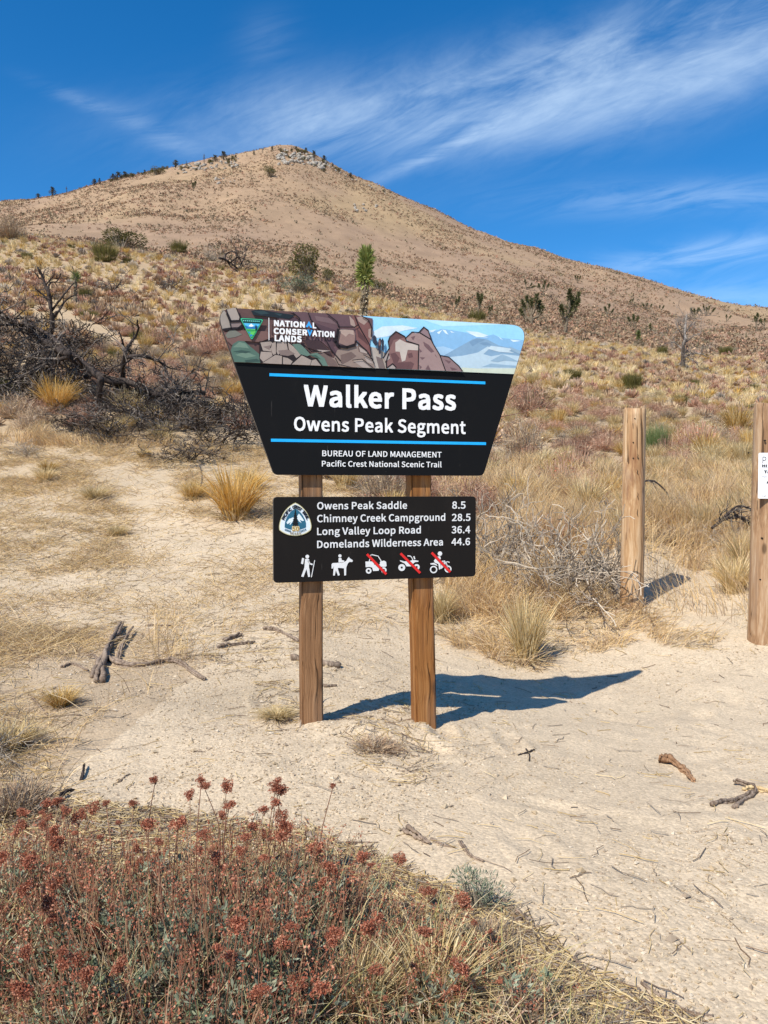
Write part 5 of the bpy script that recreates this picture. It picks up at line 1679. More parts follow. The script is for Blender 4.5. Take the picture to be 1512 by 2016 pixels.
# dots of low scrub over the big hill
g = G()
n = 150000
Y = 85 + (520 - 85) * rng.uniform(0, 1, n) ** .8
px = rng.uniform(-200, 1712, n)
X = (px - CX) / F * Y; Z = gz(X, Y)
ysk = np.interp(px, YSK_X, YSK_V)
dn = .42 + 1.5 * fbm(X / 26, Y / 40, 4, 101, .6)
ok = (Y < ysk + 12) & (rng.uniform(0, 1, n) < np.clip(dn, .06, 1) * np.where(Y < 230, 1, .55))
X, Y, Z = X[ok], Y[ok], Z[ok]; n = len(X)
sz = rng.uniform(.22, .78, n) * np.where(Y > 220, 1.3, 1.0) * (1 + .5 * (rng.uniform(0, 1, n) > .93))
m_ = 7
d = nrm(rng.normal(size=(n, m_, 3))); d[..., 2] = np.abs(d[..., 2])
c0 = np.stack([X, Y, Z], -1)[:, None] + d * (sz[:, None, None] * np.array([.5, .5, .34]))
ccol = np.asarray(BROWN[:3] + PINKB[:1] + [(.30, .19, .13), (.26, .21, .13), (.19, .155, .10), (.30, .23, .15), (.24, .165, .115)])
cc = ccol[rng.integers(len(ccol), size=n)]
cc = np.repeat(cc[:, None], m_, 1) * rng.uniform(.7, 1.2, (n, m_, 1))
leaves(g, c0.reshape(-1, 3), np.repeat(sz * .55, m_), cc.reshape(-1, 3), up=.4, aspect=.8)
tag(g.build('hill_scrub', M_STUFF), 'low dark scrub dotting the big tan hill', 'scrub', kind='stuff')

# ------------------------------------------------------------------ dry grass and straw near the sign (uncountable)
g = G()
n = 480000
Y = (2.4 ** 1.3 + (13 ** 1.3 - 2.4 ** 1.3) * rng.uniform(0, 1, n)) ** (1 / 1.3)
px = rng.uniform(-260, 1780, n)
X = (px - CX) / F * Y; Z = gz(X, Y)
qx, qy = project(X, Y, Z)
cv = zones(qx, qy, X, Y)
inr = inpoly(qx, qy, ZONE_RIGHT)
clump = np.clip(.55 + 1.9 * fbm(X * 2.6, Y * 2.6, 3, 131), .12, 1)
ok = rng.uniform(0, 1, n) < cv * clump
ok &= (Y > 4.2) | (qx < 320)
X, Y, Z, inr, qx, qy, clump = X[ok], Y[ok], Z[ok], inr[ok], qx[ok], qy[ok], clump[ok]
n = len(X)
flatz = inpoly(qx, qy, ZONE_FLAT) | inpoly(qx, qy, ZONE_LEFT) | inpoly(qx, qy, ZONE_TRAIL)
edge = np.clip((1300 - qy) / 160, .35, 1)
hh = np.where(inr, rng.uniform(.10, .34, n) * edge, np.where(flatz, rng.uniform(.01, .06, n), rng.uniform(.08, .24, n))) * (.5 + .8 * clump)
sp_ = np.where(flatz, rng.uniform(.08, .22, n), rng.uniform(.05, .24, n))
az = fbm(X * 1.3, Y * 1.3, 2, 141) * 9 + rng.normal(0, 1, n) * np.where(flatz, 2.2, .9)
base = np.stack([X, Y, Z - .004], -1)
t = np.linspace(0, 1, 4)
out = np.stack([np.cos(az), np.sin(az), np.zeros(n)], -1)
P = base[:, None] + out[:, None] * (sp_[:, None] * t[None] ** 1.5)[..., None]
P[:, :, 2] += hh[:, None] * (1.25 * t - .25 * t ** 3)[None] + np.where(flatz, .004, 0)[:, None]
P += rng.normal(size=(n, 1, 3)) * .03 * (t ** 2)[None, :, None]
pal = np.asarray(STRAW + [(.48, .37, .24), (.38, .29, .20), (.58, .42, .17)])
pw = np.array([.2, .18, .18, .14, .13, .10, .07])
C = pal[rng.choice(len(pal), n, p=pw)] * rng.uniform(.8, 1.15, (n, 1)) * np.where(flatz[:, None], np.array([1.08, 1.04, 1.06]), np.array([1.2, 1.13, 1.15]))
wd = .0028 + .00042 * np.maximum(Y - 3, 0)
ribbons(g, P, wd[:, None] * rng.uniform(.7, 1.3, (n, 1)) * (1 - .75 * t ** 1.6)[None], np.clip(C, 0, 1))
tag(g.build('dry_grass', M_GRASS), 'dry pale grass covering the ground behind the sign', 'grass', kind='stuff')
print('grass blades', n)

# straw and twig litter lying flat
g = G()
n = 95000
Y = np.where(rng.uniform(0, 1, 95000) < .4, rng.uniform(1.05, 2.4, 95000), (1.2 ** 1.2 + (9 ** 1.2 - 1.2 ** 1.2) * rng.uniform(0, 1, n)) ** (1 / 1.2))
px = rng.uniform(-260, 1780, n)
X = (px - CX) / F * Y; Z = gz(X, Y)
qx, qy = project(X, Y, Z)
dens = zones(qx, qy, X, Y) * .9
dens = np.maximum(dens, .55 * inpoly(qx + 30 * fbm(X * 5, Y * 5, 2, 150), qy, [(690, 1400), (800, 1380), (850, 1440), (880, 1520), (800, 1560), (690, 1480)]))
dens = np.maximum(dens, .9 * inpoly(qx + 60 * fbm(X * 5, Y * 5, 2, 151), qy, [(-300, 1500), (150, 1560), (600, 1640), (780, 1690), (1000, 1800), (1120, 1890), (1360, 2016), (1500, 2300), (-300, 2300)]))
dens = np.maximum(dens, .5 * inpoly(qx, qy, [(500, 1340), (590, 1340), (600, 1450), (510, 1440)]))
dens = np.maximum(dens, .5 * inpoly(qx + 40 * fbm(X * 5, Y * 5, 2, 152), qy, [(330, 1215), (600, 1215), (600, 1310), (420, 1330), (330, 1290)]))
dens = np.maximum(dens, np.where(Y < 2.4, .012, .03))
ok = rng.uniform(0, 1, n) < dens
X, Y, Z = X[ok], Y[ok], Z[ok]; n = len(X)
az = rng.uniform(0, 6.28, n); L = rng.uniform(.015, .11, n)
dr = np.stack([np.cos(az), np.sin(az), np.zeros(n)], -1)
t = np.linspace(-.5, .5, 4)
P = np.stack([X, Y, Z], -1)[:, None] + dr[:, None] * (L[:, None] * t[None])[..., None]
P += rng.normal(size=(n, 4, 3)) * (L[:, None, None] * .05)
P[:, :, 2] = gz(P[:, :, 0], P[:, :, 1]) + rng.uniform(.001, .009, (n, 1))
pal = np.asarray(STRAW + GREYT[:2] + [(.30, .20, .13), (.20, .14, .10)])
tubes(g, P, (rng.uniform(.0007, .0017, (n, 1)) * (.7 + .12 * Y)[:, None]), pal[rng.integers(len(pal), size=n)], 3)
tag(g.build('straw_litter', M_GRASS), 'broken straw and twig litter on the ground', 'litter', kind='stuff')

# gravel
g = G()
n = 150000
Y = (1.25 ** 1.1 + (7.5 ** 1.1 - 1.25 ** 1.1) * rng.uniform(0, 1, n)) ** (1 / 1.1)
px = rng.uniform(-250, 1780, n)
X = (px - CX) / F * Y
pat = fbm(X * 1.9, Y * 1.9, 3, 161)
ok = rng.uniform(0, 1, n) < np.clip(.45 + 1.5 * pat + np.where(px < 850, .25, -.12), .06, 1)
X, Y = X[ok], Y[ok]; n = len(X)
Z = gz(X, Y)
sz = .0018 + .0042 * rng.uniform(0, 1, n) ** 3 + .0065 * (rng.uniform(0, 1, n) > .992)
O6 = np.array([[1, 0, 0], [0, 1, 0], [-1, 0, 0], [0, -1, 0], [0, 0, 1], [0, 0, -1.]])
V = np.stack([X, Y, Z + sz * .25], -1)[:, None] + (O6[None] + rng.normal(size=(n, 6, 3)) * .28) * sz[:, None, None] * np.array([1.15, 1, .75])
T6 = np.array([[0, 1, 4], [1, 2, 4], [2, 3, 4], [3, 0, 4], [1, 0, 5], [2, 1, 5], [3, 2, 5], [0, 3, 5]])
C = pick([(.53, .42, .28), (.58, .47, .33), (.46, .35, .22), (.40, .31, .22), (.62, .52, .39)], n, .12)
g.add(V, T=(np.arange(n) * 6)[:, None, None] + T6[None], C=np.repeat(C[:, None], 6, 1))
tag(g.build('gravel', M_STUFF), 'fine granite gravel over the sandy soil', 'gravel', kind='stuff')
# ------------------------------------------------------------------ Joshua trees


def spike_head(g, c, axis, L, n, cols, wd=.03, skirt=True, ll=None):
    """stiff spear leaves along a short axis of length L, leaf length ll, old dry leaves hanging below"""
    ll = ll or L * .55
    axis = np.asarray(axis, float) / np.linalg.norm(axis)
    t0 = rng.uniform(0, 1, n)
    d = nrm(nrm(rng.normal(size=(n, 3))) + axis * (0.1 + 1.3 * t0)[:, None])
    b = np.asarray(c) + axis * ((t0 - .55) * L)[:, None]
    P = np.stack([b, b + d * ll * .5, b + d * ll * (.75 + .35 * rng.uniform(0, 1, (n, 1)))], 1)
    ribbons(g, P, np.array([.8, 1, .12])[None] * wd, pick(cols, n, .2))
    if skirt:
        m_ = n // 2
        t0 = rng.uniform(0, 1, m_)
        d = nrm(nrm(rng.normal(size=(m_, 3))) - axis * 1.1)
        b = np.asarray(c) - axis * (t0 * L * 1.2)[:, None] - axis * L * .45
        P = np.stack([b, b + d * ll * .3, b + d * ll * .5], 1)
        ribbons(g, P, np.array([.8, 1, .15])[None] * wd, pick([(.36, .29, .19), (.27, .21, .13), (.45, .38, .27)], m_, .2))


JG = [(.09, .10, .04), (.12, .13, .055), (.065, .075, .03), (.17, .16, .075)]


def joshua(name, px, py, H_px, label, arms, head=.55, r=.05, lean=0.0, leaf=None, group=None, n=170, skirt=True, hl=1.0, ll=None):
    """arms: list of (fork height 0..1, end dx, end height) in units of the tree height"""
    gp = ground_at(px, py)
    H = H_px * gp.y / F
    root = empty(name, gp)
    tag(root, label, 'Joshua tree', group)
    gt = G()
    ax = np.array([lean * H, 0, 0])
    main = [a for a in arms if a[0] == 0][0]
    mx, mh = main[1], main[2]
    L = head * H * .34
    def pos(f, dx, h_, dy): return np.array([dx * H, dy * H, h_ * H])
    trunk_pts = [np.array([0, 0, -.1 * H * .5]), pos(0, mx * .25, mh * .35, 0), pos(0, mx * .6, mh * .7, 0), pos(0, mx, mh, 0)]
    limb(gt, trunk_pts, r * H * 1.25, r * H * .8, [(.2, .16, .11)], 12, 8, .10)
    tips = [(pos(0, mx, mh, 0), pos(0, mx, mh, 0) - pos(0, mx * .6, mh * .7, 0))]
    for f, dx, hh in arms:
        if f == 0: continue
        s0 = smooth_line(trunk_pts, 20)[int(f * 19)]
        dy = rng.uniform(-.14, .14)
        e = pos(0, dx, hh, dy)
        mid = s0 * .5 + e * .5 + np.array([(dx * H - s0[0]) * .25, 0, -.05 * H])
        limb(gt, [s0, mid, e], r * H * .85, r * H * .6, [(.2, .16, .11)], 8, 7, .10)
        tips.append((e, e - mid))
    gt.build('trunk', M_JTRUNK, root, smooth=True)
    for p_, d in tips:
        gh = G()
        spike_head(gh, p_, d, L * rng.uniform(.85, 1.15) * hl, n, leaf or JG, wd=L * .09, skirt=skirt, ll=ll * H if ll else None)
        gh.build('leaf_cluster', M_LEAF, root)
    return root


SINGLEARM = [(0, .02, .72)]
joshua('joshua_tree', 716, 640, 140, 'single stemmed Joshua tree with bright green crown rising directly above the sign', [(0, .03, .80)], head=1.0, r=.040, ll=.165, leaf=[(.21, .25, .07), (.27, .30, .09), (.16, .19, .055), (.32, .32, .12)], n=620)
joshua('joshua_tree', 1112, 655, 72, 'tall forked Joshua tree leaning right on the flat behind the sign', [(0, .12, .62), (.6, .35, .95), (.75, .10, 1.0), (.55, -.12, .58), (.8, .28, .72), (.9, .20, .88)], head=.75, r=.045)
joshua('joshua_tree', 1046, 640, 50, 'bushy many headed Joshua tree left of the tall forked one', [(0, .0, .85), (.2, -.30, .78), (.2, .32, .80), (.4, -.15, 1.0), (.4, .18, 1.0), (.3, .4, .6), (.3, -.36, .5)], head=.8, r=.055)
joshua('joshua_tree', 940, 622, 38, 'slim Joshua tree above the right half of the sign panel', [(0, .1, .75), (.6, .22, .95), (.7, .02, .98)], head=.8)
joshua('joshua_tree', 897, 612, 24, 'small Joshua tree above the sign panel, left of the slim one', [(0, .05, .7), (.6, .25, .9)], head=.9)
joshua('joshua_tree', 964, 626, 22, 'very small Joshua tree beside the slim one above the sign panel', [(0, .0, .7), (.5, .2, .9)], head=.9)
joshua('joshua_tree', 1070, 582, 24, 'small spreading Joshua tree up the slope above the bushy many headed one', [(0, .0, .7), (.4, -.35, .8), (.4, .38, .8), (.6, .1, 1.0)], head=.8)
joshua('joshua_tree', 1036, 570, 18, 'tiny Joshua tree pair uphill, left of the small spreading one', [(0, -.1, .8), (.3, .5, .5), (.3, .8, .3)], head=.9)
joshua('joshua_tree', 1137, 558, 16, 'tiny Joshua tree highest on the slope above the tall forked one', [(0, .0, .7), (.5, .3, .7), (.5, -.3, .75)], head=.9)
joshua('joshua_tree', 1196, 628, 26, 'leaning dark Joshua tree right of the tall forked one', [(0, -.15, .75), (.5, .35, .6), (.5, .1, .95)], head=.75)
joshua('joshua_tree', 1247, 648, 26, 'round headed Joshua tree on a thin trunk right of the leaning one', [(0, .0, .7), (.6, -.32, .72), (.6, .32, .75), (.7, .05, .95)], head=.85)
joshua('joshua_tree', 1257, 680, 32, 'young Joshua tree with one green head low on the flat', [(0, .0, .62)], head=1.2, n=220, leaf=[(.20, .23, .08), (.26, .28, .11), (.14, .17, .06)])
joshua('joshua_tree', 1280, 656, 22, 'stubby column shaped Joshua tree right of the young green one', [(0, .0, .6)], head=1.1)
joshua('joshua_tree', 1237, 602, 14, 'tiny leaning Joshua tree on the lower hill slope, first right of the leaning dark one', [(0, .3, .7), (.5, .6, .8)], head=.9)
joshua('joshua_tree', 1274, 611, 16, 'low wide Joshua tree on the lower hill slope, second of the right hand row', [(0, .0, .7), (.3, -.5, .6), (.3, .5, .6)], head=.9)
joshua('joshua_tree', 1299, 614, 15, 'tiny Joshua tree on the lower hill slope, third of the right hand row', [(0, .0, .7), (.4, .4, .6)], head=.9)
joshua('joshua_tree', 1391, 622, 18, 'wide dark Joshua tree clump beyond the bare grey tree', [(0, .0, .7), (.3, -.7, .6), (.3, .7, .6), (.4, .3, .85), (.4, -.3, .85)], head=.9)
joshua('joshua_tree', 1367, 628, 20, 'dark round Joshua tree touching the top of the bare grey tree', [(0, .0, .75), (.5, .3, .8), (.5, -.3, .8)], head=1.0)
joshua('joshua_tree', 1430, 633, 14, 'tiny dark Joshua tree right of the wide clump near the right edge', [(0, .0, .7), (.4, .5, .6)], head=.9)
joshua('joshua_tree', 1490, 652, 30, 'upright Joshua tree near the right edge, taller of two', [(0, -.1, .8), (.5, .25, .7), (.6, .05, 1.0)], head=.7)
joshua('joshua_tree', 1504, 650, 24, 'upright Joshua tree touching the right edge, shorter of two', [(0, .05, .8), (.5, -.25, .7)], head=.7)
joshua('joshua_tree', 380, 376, 16, 'lone tiny Joshua tree on the open face of the big hill', [(0, .0, .7), (.4, .3, .85)], head=1.0)
# young yucca seen behind the burnt sapling
joshua('yucca', 147, 600, 66, 'young yucca with a green rosette on a pale stem behind the burnt sapling', [(0, .05, .78)], head=.5, r=.06, n=170, ll=.22, leaf=[(.18, .22, .07), (.24, .27, .10), (.13, .16, .05)], skirt=False)['category'] = 'yucca'

# ------------------------------------------------------------------ dead and burnt trees


def pts_at(lst, Y, dy=0.0):
    """limb outline (photo columns and rows) stood up at real depth Y, wandering a little in depth"""
    out = []
    for i, q_ in enumerate(lst):
        yy_ = Y + (q_[2] if len(q_) > 2 else dy * math.sin(i * 1.7 + lst[0][0]))
        out.append(np.array(at(q_[0], q_[1], yy_)))
    return out


def dead_tree(name, label, base, trunk, limbs, rpx, mat_trunk, mat_twig, twig_n, twig_len, cols, depth=1, dy=.25, twig_r=.006, cat='tree', tcols=None, wig=.3, up=.05, tmin=.5, wts=None, flat=1.0):
    gp = ground_at(*base)
    Y = gp.y
    root = empty(name, gp)
    tag(root, label, cat)
    loc = np.array(gp)
    src = []
    def part(nm, lst, r0, r1):
        g = G()
        pp = [q_ - loc for q_ in pts_at(lst, Y, dy)]
        P, Rr = limb(g, pp, r0 * Y / F, r1 * Y / F, [(.1, .08, .07)], 16, 8, .13)
        g.build(nm, mat_trunk, root, smooth=True)
        src.append((P, Rr))
    part('trunk', trunk, rpx, rpx * .4)
    for l, r0 in limbs:
        part('branch', l, r0, r0 * .35)
    out = []
    Ls = np.array([np.linalg.norm(np.diff(P, axis=0), axis=1).sum() for P, _ in src])
    if wts is not None: Ls = Ls * np.asarray(wts, float)
    for i in range(twig_n):
        s = rng.choice(len(src), p=Ls / Ls.sum())
        P, Rr = src[s]
        u = rng.uniform(.15, .99) * (len(P) - 1); j = min(int(u), len(P) - 2); f = u - j
        p_ = P[j] * (1 - f) + P[j + 1] * f
        tang = nrm(P[j + 1] - P[j] + 1e-9)
        grow(p_, tang * .6 + rng.normal(size=3) * np.array([.8, .8, .8 * flat]), twig_len * rng.uniform(.4, 1.2), min(twig_r, Rr[j] * .6 + .001), depth, out, wig=wig, up=up, kids=(2, 4), k=5)
    g = G()
    out = [(P, np.maximum(Rr, tmin * Y / F), d_) for P, Rr, d_ in out]
    tubes_list(g, out, tcols or cols, 3)
    tw = g.build('twigs', mat_twig, root)
    return root, src


M_TWIG = veg_mat('twig', .05, 0.0)
# standing burnt sapling at left
dead_tree('burnt_sapling', 'upright black burnt sapling with bare forked branches at the left', (98, 700),
          [(100, 705), (98, 668), (103, 640), (101, 613), (98, 582), (86, 551), (74, 527)],
          [([(103, 628), (112, 615), (117, 611), (131, 589), (151, 580)], 3.2), ([(102, 612), (110, 601), (124, 582), (141, 561), (149, 556)], 2.6),
           ([(98, 582), (96, 565), (100, 556), (113, 553), (120, 537)], 2.4), ([(100, 606), (92, 588), (78, 575), (69, 568)], 2.4), ([(90, 560), (104, 545), (108, 532)], 1.6)],
          6.0, M_BURNT, M_TWIG, 30, .6, BURNTC[:2], depth=1, dy=.12, twig_r=.025, tcols=BURNTC[:2])
# the big fallen burnt tree
fallen, fsrc = dead_tree('fallen_burnt_tree', 'large fallen burnt tree with a tangle of black and grey twigs left of the sign', (250, 812),
          [(60, 645, .5), (100, 680, .35), (137, 699, .2), (172, 726, .1), (213, 747, 0), (248, 752, 0), (275, 761, -.1), (310, 776, -.1), (344, 774, -.15), (402, 774, -.2)],
          [([(220, 747), (261, 771), (330, 787), (378, 804), (430, 816), (481, 828)], 7), ([(241, 745), (246, 706), (292, 704), (320, 716), (333, 740), (358, 766)], 4.2),
           ([(241, 745), (244, 712), (248, 688), (261, 671), (272, 651), (270, 630)], 4.6), ([(247, 695), (241, 672), (234, 650)], 2.6),
           ([(137, 699), (80, 668), (40, 645), (0, 615), (-30, 590)], 6), ([(137, 700), (90, 722), (40, 745), (-20, 770)], 5), ([(228, 752), (236, 785), (247, 822)], 6.5),
           ([(199, 743), (193, 795), (188, 830)], 6.5), ([(300, 775), (360, 800), (420, 832), (470, 850)], 4), ([(172, 728), (150, 705), (120, 676), (124, 662)], 3.2),
           ([(137, 699), (90, 655), (40, 640), (0, 640), (-40, 630)], 4.2), ([(190, 735), (120, 760), (60, 790), (10, 800)], 4), ([(245, 755), (300, 815), (380, 850), (430, 860)], 4)],
          10.5, M_BURNT, M_TWIG, 470, .62, BURNTC, depth=2, dy=.5, twig_r=.022, tcols=BURNTC + BURNTC[:3] + [(.19, .155, .13)], wig=.34, up=-.05, tmin=.7, wts=[.7, 3, .5, .25, .2, 1.6, 2.2, .7, 1, 2.5, .5, .5, 2.6, 3.2], flat=.55)
# fallen dark tree far up the slope
dead_tree('fallen_burnt_tree', 'dark fallen tree with upturned bare branches high on the near slope', (470, 536),
          [(432, 508), (446, 512), (462, 524), (478, 532), (498, 528)], [([(440, 510), (448, 498), (460, 496), (472, 508)], 1.8), ([(462, 524), (466, 500), (462, 480)], 1.5), ([(470, 528), (482, 505), (486, 488)], 1.4), ([(455, 516), (470, 506), (492, 516)], 1.6), ([(446, 512), (456, 528), (470, 536)], 1.6)],
          2.6, M_BURNT, M_TWIG, 40, .9, BURNTC[:2], depth=1, dy=.8, twig_r=.035, tcols=BURNTC[:3])
# bare grey tree at right
dead_tree('bare_tree', 'leafless grey dead tree with many fine branches standing at the right', (1345, 728),
          [(1346, 730), (1344, 700), (1347, 670), (1349, 645), (1352, 620)],
          [([(1345, 705), (1360, 697), (1378, 696), (1396, 704)], 2.0), ([(1345, 690), (1330, 676), (1318, 674)], 1.7), ([(1346, 678), (1362, 664), (1380, 655)], 1.8), ([(1347, 668), (1336, 648), (1330, 636)], 1.6), ([(1348, 655), (1362, 640), (1372, 632)], 1.4), ([(1345, 712), (1334, 720), (1322, 722)], 1.4), ([(1348, 700), (1368, 712), (1376, 722)], 1.4)],
          4.2, M_DEADGREY, M_TWIG, 70, 1.3, GREYT, depth=2, dy=.7, twig_r=.03, tmin=.26, tcols=[(.26, .22, .18), (.20, .165, .135), (.33, .28, .235)])
# small bare bush under the panel line, far
dead_tree('bare_bush', 'bare dark bush with spreading twigs on the left slope below the burnt saplings', (222, 600 - 20),
          [(222, 584), (220, 570), (216, 556)], [([(221, 576), (232, 562), (240, 552)], 1.2), ([(220, 574), (208, 562), (200, 556)], 1.2)], 1.6, M_BURNT, M_TWIG, 26, .7, BURNTC[1:], depth=1, dy=.3, twig_r=.02, cat='bush', tcols=BURNTC[1:])
dead_tree('bare_bush', 'bare grey bush in the middle of the reddish shrubs left of the sign top', (335, 575),
          [(335, 580), (333, 566), (330, 554)], [([(334, 572), (346, 560), (356, 556)], 1.2), ([(333, 570), (322, 562), (312, 560)], 1.2)], 1.4, M_BURNT, M_TWIG, 30, .7, BURNTC[1:], depth=1, dy=.3, twig_r=.018, cat='bush', tcols=BURNTC[1:])


def loose_branch(name, label, runs, r_px, mat, cat='branch', on=None, twigs=0, tl=.15, cols=BURNTC, parts=None):
    """a dead branch; runs are photo outlines resting near the ground at the depth of their first point's foot"""
    gp = ground_at(*on)
    Y = gp.y
    loc = np.array(gp)
    g = G(); out = []
    for l, r0, r1 in runs:
        pp = [np.array(at(q_[0], q_[1], Y + (q_[2] if len(q_) > 2 else 0))) - loc for q_ in l]
        P, Rr = limb(g, pp, r0 * Y / F, r1 * Y / F, cols, 14, 7, .2)
        for i in range(twigs):
            j = rng.integers(2, len(P) - 1)
            grow(P[j], nrm(P[j] - P[j - 1] + 1e-9) + rng.normal(size=3) * .7, tl * rng.uniform(.4, 1.2), Rr[j] * .5, 1, out, k=5)
    root = empty(name, gp)
    tag(root, label, cat)
    g.build('stem', mat, root, smooth=True)
    if out:
        g2 = G(); tubes_list(g2, out, cols, 3); g2.build('twigs', M_TWIG, root)
    return root


loose_branch('dead_branch', 'dark curved dead branch with ragged twigs lying left of the right hand post', [([(1402, 1040), (1425, 1020), (1440, 1004), (1458, 996), (1480, 1002)], 3.2, 1.8), ([(1420, 1024), (1450, 1018), (1482, 1030)], 3.6, 2.4), ([(1440, 1005), (1460, 1022), (1486, 1040)], 2.4, 1.4)], 3, M_BURNT, on=(1440, 1075), twigs=12, tl=.22)
loose_branch('dead_branch', 'thin arching dead branch right of the free round post', [([(1266, 948), (1285, 946), (1302, 958), (1316, 975), (1322, 1000), (1318, 1030)], 1.8, 1.2), ([(1316, 978), (1330, 985), (1342, 995)], 1.2, .6)], 2, M_BURNT, on=(1318, 1030), twigs=4, tl=.2)
loose_branch('dead_branch', 'slender bent reddish twig arching from the right edge of the sign', [([(1000, 790), (1015, 775), (1030, 762), (1036, 748), (1026, 735)], 1.1, .5), ([(985, 820), (1030, 812), (1060, 800), (1085, 790)], 1.0, .5), ([(1020, 770), (1040, 770), (1052, 758)], .8, .4)], 1, M_TWIG, on=(1010, 850), cols=[(.26, .13, .09), (.2, .11, .08)])
loose_branch('dead_branch', 'pale crooked dead twigs standing left of the golden clump by the trail', [([(392, 968), (398, 945), (396, 925), (388, 905)], 1.4, .7), ([(398, 950), (384, 958), (376, 968)], 1.1, .6)], 1, M_TWIG, on=(392, 972), cols=BURNTC[1:3])

# ------------------------------------------------------------------ driftwood and sticks on the bare ground


def stick(name, label, path, r0, r1, mat=None, lift=0.0, cat='stick', extra=None, knots=True, n=18, s=9):
    """piece of weathered wood lying on the soil; path = photo columns and rows of its underside"""
    P = []
    for q_ in path:
        gp = ground_at(q_[0], q_[1])
        P.append(np.array(gp) + np.array([0, 0, (q_[2] if len(q_) > 2 else 0) * gp.y / F + r0 * gp.y / F * .6]))
    loc = P[0] * 0
    loc = np.mean(P, 0)
    Yd = loc[1]
    g = G()
    Pl = smooth_line([p_ - loc for p_ in P], n)
    Rr = np.linspace(r0, r1, n) * Yd / F * rng.uniform(.78, 1.22, n)
    # split, twisted grain: a few strands side by side
    strands = 3 if knots else 1
    for k_ in range(strands):
        ph = k_ * 2.1 + rng.uniform(0, 1)
        tw = np.linspace(0, 2.2, n) + ph
        off = np.stack([np.cos(tw), np.cos(tw) * .4, np.sin(tw)], -1) * (Rr * .6)[:, None] if knots else 0
        Q_ = Pl + off + rng.normal(size=Pl.shape) * Rr[:, None] * .16
        rad = Rr * (rng.uniform(.42, .7, n) if knots else 1)
        Q_ = np.concatenate([Q_[:1], Q_, Q_[-1:]]); rad = np.concatenate([[.0004], rad, [.0004]])
        tubes(g, [Q_], [rad], (.3, .24, .18), s)
    o = g.build(name, mat or M_GREYWOOD, smooth=True)
    o.location = loc
    tag(o, label, cat)
    return o


stick('driftwood_log', 'thick twisted weathered root lying in the litter at the left', [(196, 1346), (200, 1315, 2), (212, 1285, 5), (228, 1258, 6), (240, 1236, 3)], 8, 6, cat='log')
stick('driftwood_log', 'gnarled second limb pressed against the twisted root at the left', [(186, 1336), (206, 1296, 2), (222, 1268, 2), (250, 1258, 1)], 6.5, 4, cat='log')
stick('weathered_root', 'thin broken root end lying beside the twisted root at the left', [(232, 1300), (240, 1278, 5), (252, 1258, 8), (262, 1244, 8)], 4, 2)
stick('weathered_root', 'short forked root splinter on the left side of the twisted root', [(206, 1330), (196, 1310, 4), (184, 1300, 8), (172, 1296, 4)], 4, 2)
stick('driftwood_branch', 'long curved weathered branch reaching right from the twisted root', [(218, 1300), (245, 1313), (290, 1312), (330, 1304), (356, 1308), (372, 1322), (402, 1340)], 7.5, 3.5)
stick('weathered_stick', 'dark short broken wood pile right of the long curved branch, lower piece', [(430, 1276), (455, 1272), (500, 1266)], 5, 3)
stick('weathered_stick', 'dark short broken wood pile right of the long curved branch, upper piece', [(440, 1264), (468, 1254, 2), (474, 1252)], 4.5, 3)
stick('weathered_stick', 'pale smooth stick pointing at the left sign post from behind', [(520, 1240), (548, 1244), (588, 1264)], 5, 3)
stick('round_stick', 'short grey round stick lying across behind the left sign post', [(574, 1298), (600, 1302), (640, 1310), (670, 1315)], 7, 6, knots=False)
stick('round_stick', 'small stub of wood just right of the left sign post', [(636, 1352), (650, 1352), (662, 1351)], 3.2, 2.6, knots=False)
stick('weathered_stick', 'thin dark twig lying near the top of the left litter', [(4, 1262), (50, 1258), (104, 1252)], 3, 1.6)
stick('weathered_stick', 'thin brown twig above the curved branch', [(288, 1232), (310, 1232), (336, 1234)], 2.6, 1.8)
stick('weathered_stick', 'flat brown splinter left of the twisted root', [(122, 1316), (145, 1310), (172, 1322)], 3.6, 2)
stick('weathered_stick', 'pale splinter slanting down at the lower left litter', [(62, 1374), (78, 1392), (94, 1410)], 3, 1.6)
stick('burnt_stick', 'black charred stick among grass above the red flowers', [(96, 1592), (112, 1584, 4), (130, 1570, 8), (146, 1564, 6)], 5.5, 2.6, M_BURNT)
stick('burnt_stick', 'thin charred twig upright in the gravel above the red flowers', [(160, 1538), (164, 1524, 6), (166, 1512, 8)], 3, 1.6, M_BURNT)
stick('weathered_stick', 'small dark twig right of the charred twigs on open gravel', [(234, 1540), (246, 1530), (256, 1524)], 2.4, 1.4)
stick('weathered_stick', 'small forked dead twig lying on the sand right of the sign posts', [(1022, 1488), (1038, 1484), (1052, 1478)], 2.6, 1.6, M_BURNT)
stick('weathered_stick', 'tiny grey twig crossing the small forked twig on the sand', [(1036, 1476), (1042, 1486), (1042, 1500)], 1.8, 1, M_BURNT)
stick('weathered_root', 'reddish brown broken root half buried in the right sand', [(1300, 1502, 0), (1318, 1504, 4), (1336, 1512, 1), (1352, 1526, -2), (1366, 1540, -3)], 9.5, 4, bark_mat('red_root', (.16, .08, .04), (.42, .25, .14), (60, 60, 12), .8), cat='root')
stick('driftwood_branch', 'grey twisted driftwood at the right edge, lower of three limbs', [(1403, 1588), (1425, 1582), (1442, 1580), (1462, 1572), (1484, 1560)], 6, 4.5)
stick('driftwood_branch', 'grey hooked driftwood limb at the right edge', [(1446, 1590), (1462, 1578), (1480, 1568), (1486, 1556, 3), (1460, 1548, 4), (1446, 1546, 4)], 5.5, 4.5)
stick('pale_stick', 'pale yellow split stick running off the right edge', [(1466, 1556), (1490, 1558), (1530, 1562)], 6, 4, bark_mat('pale_wood', (.42, .28, .13), (.66, .50, .28), (60, 60, 12), .5))
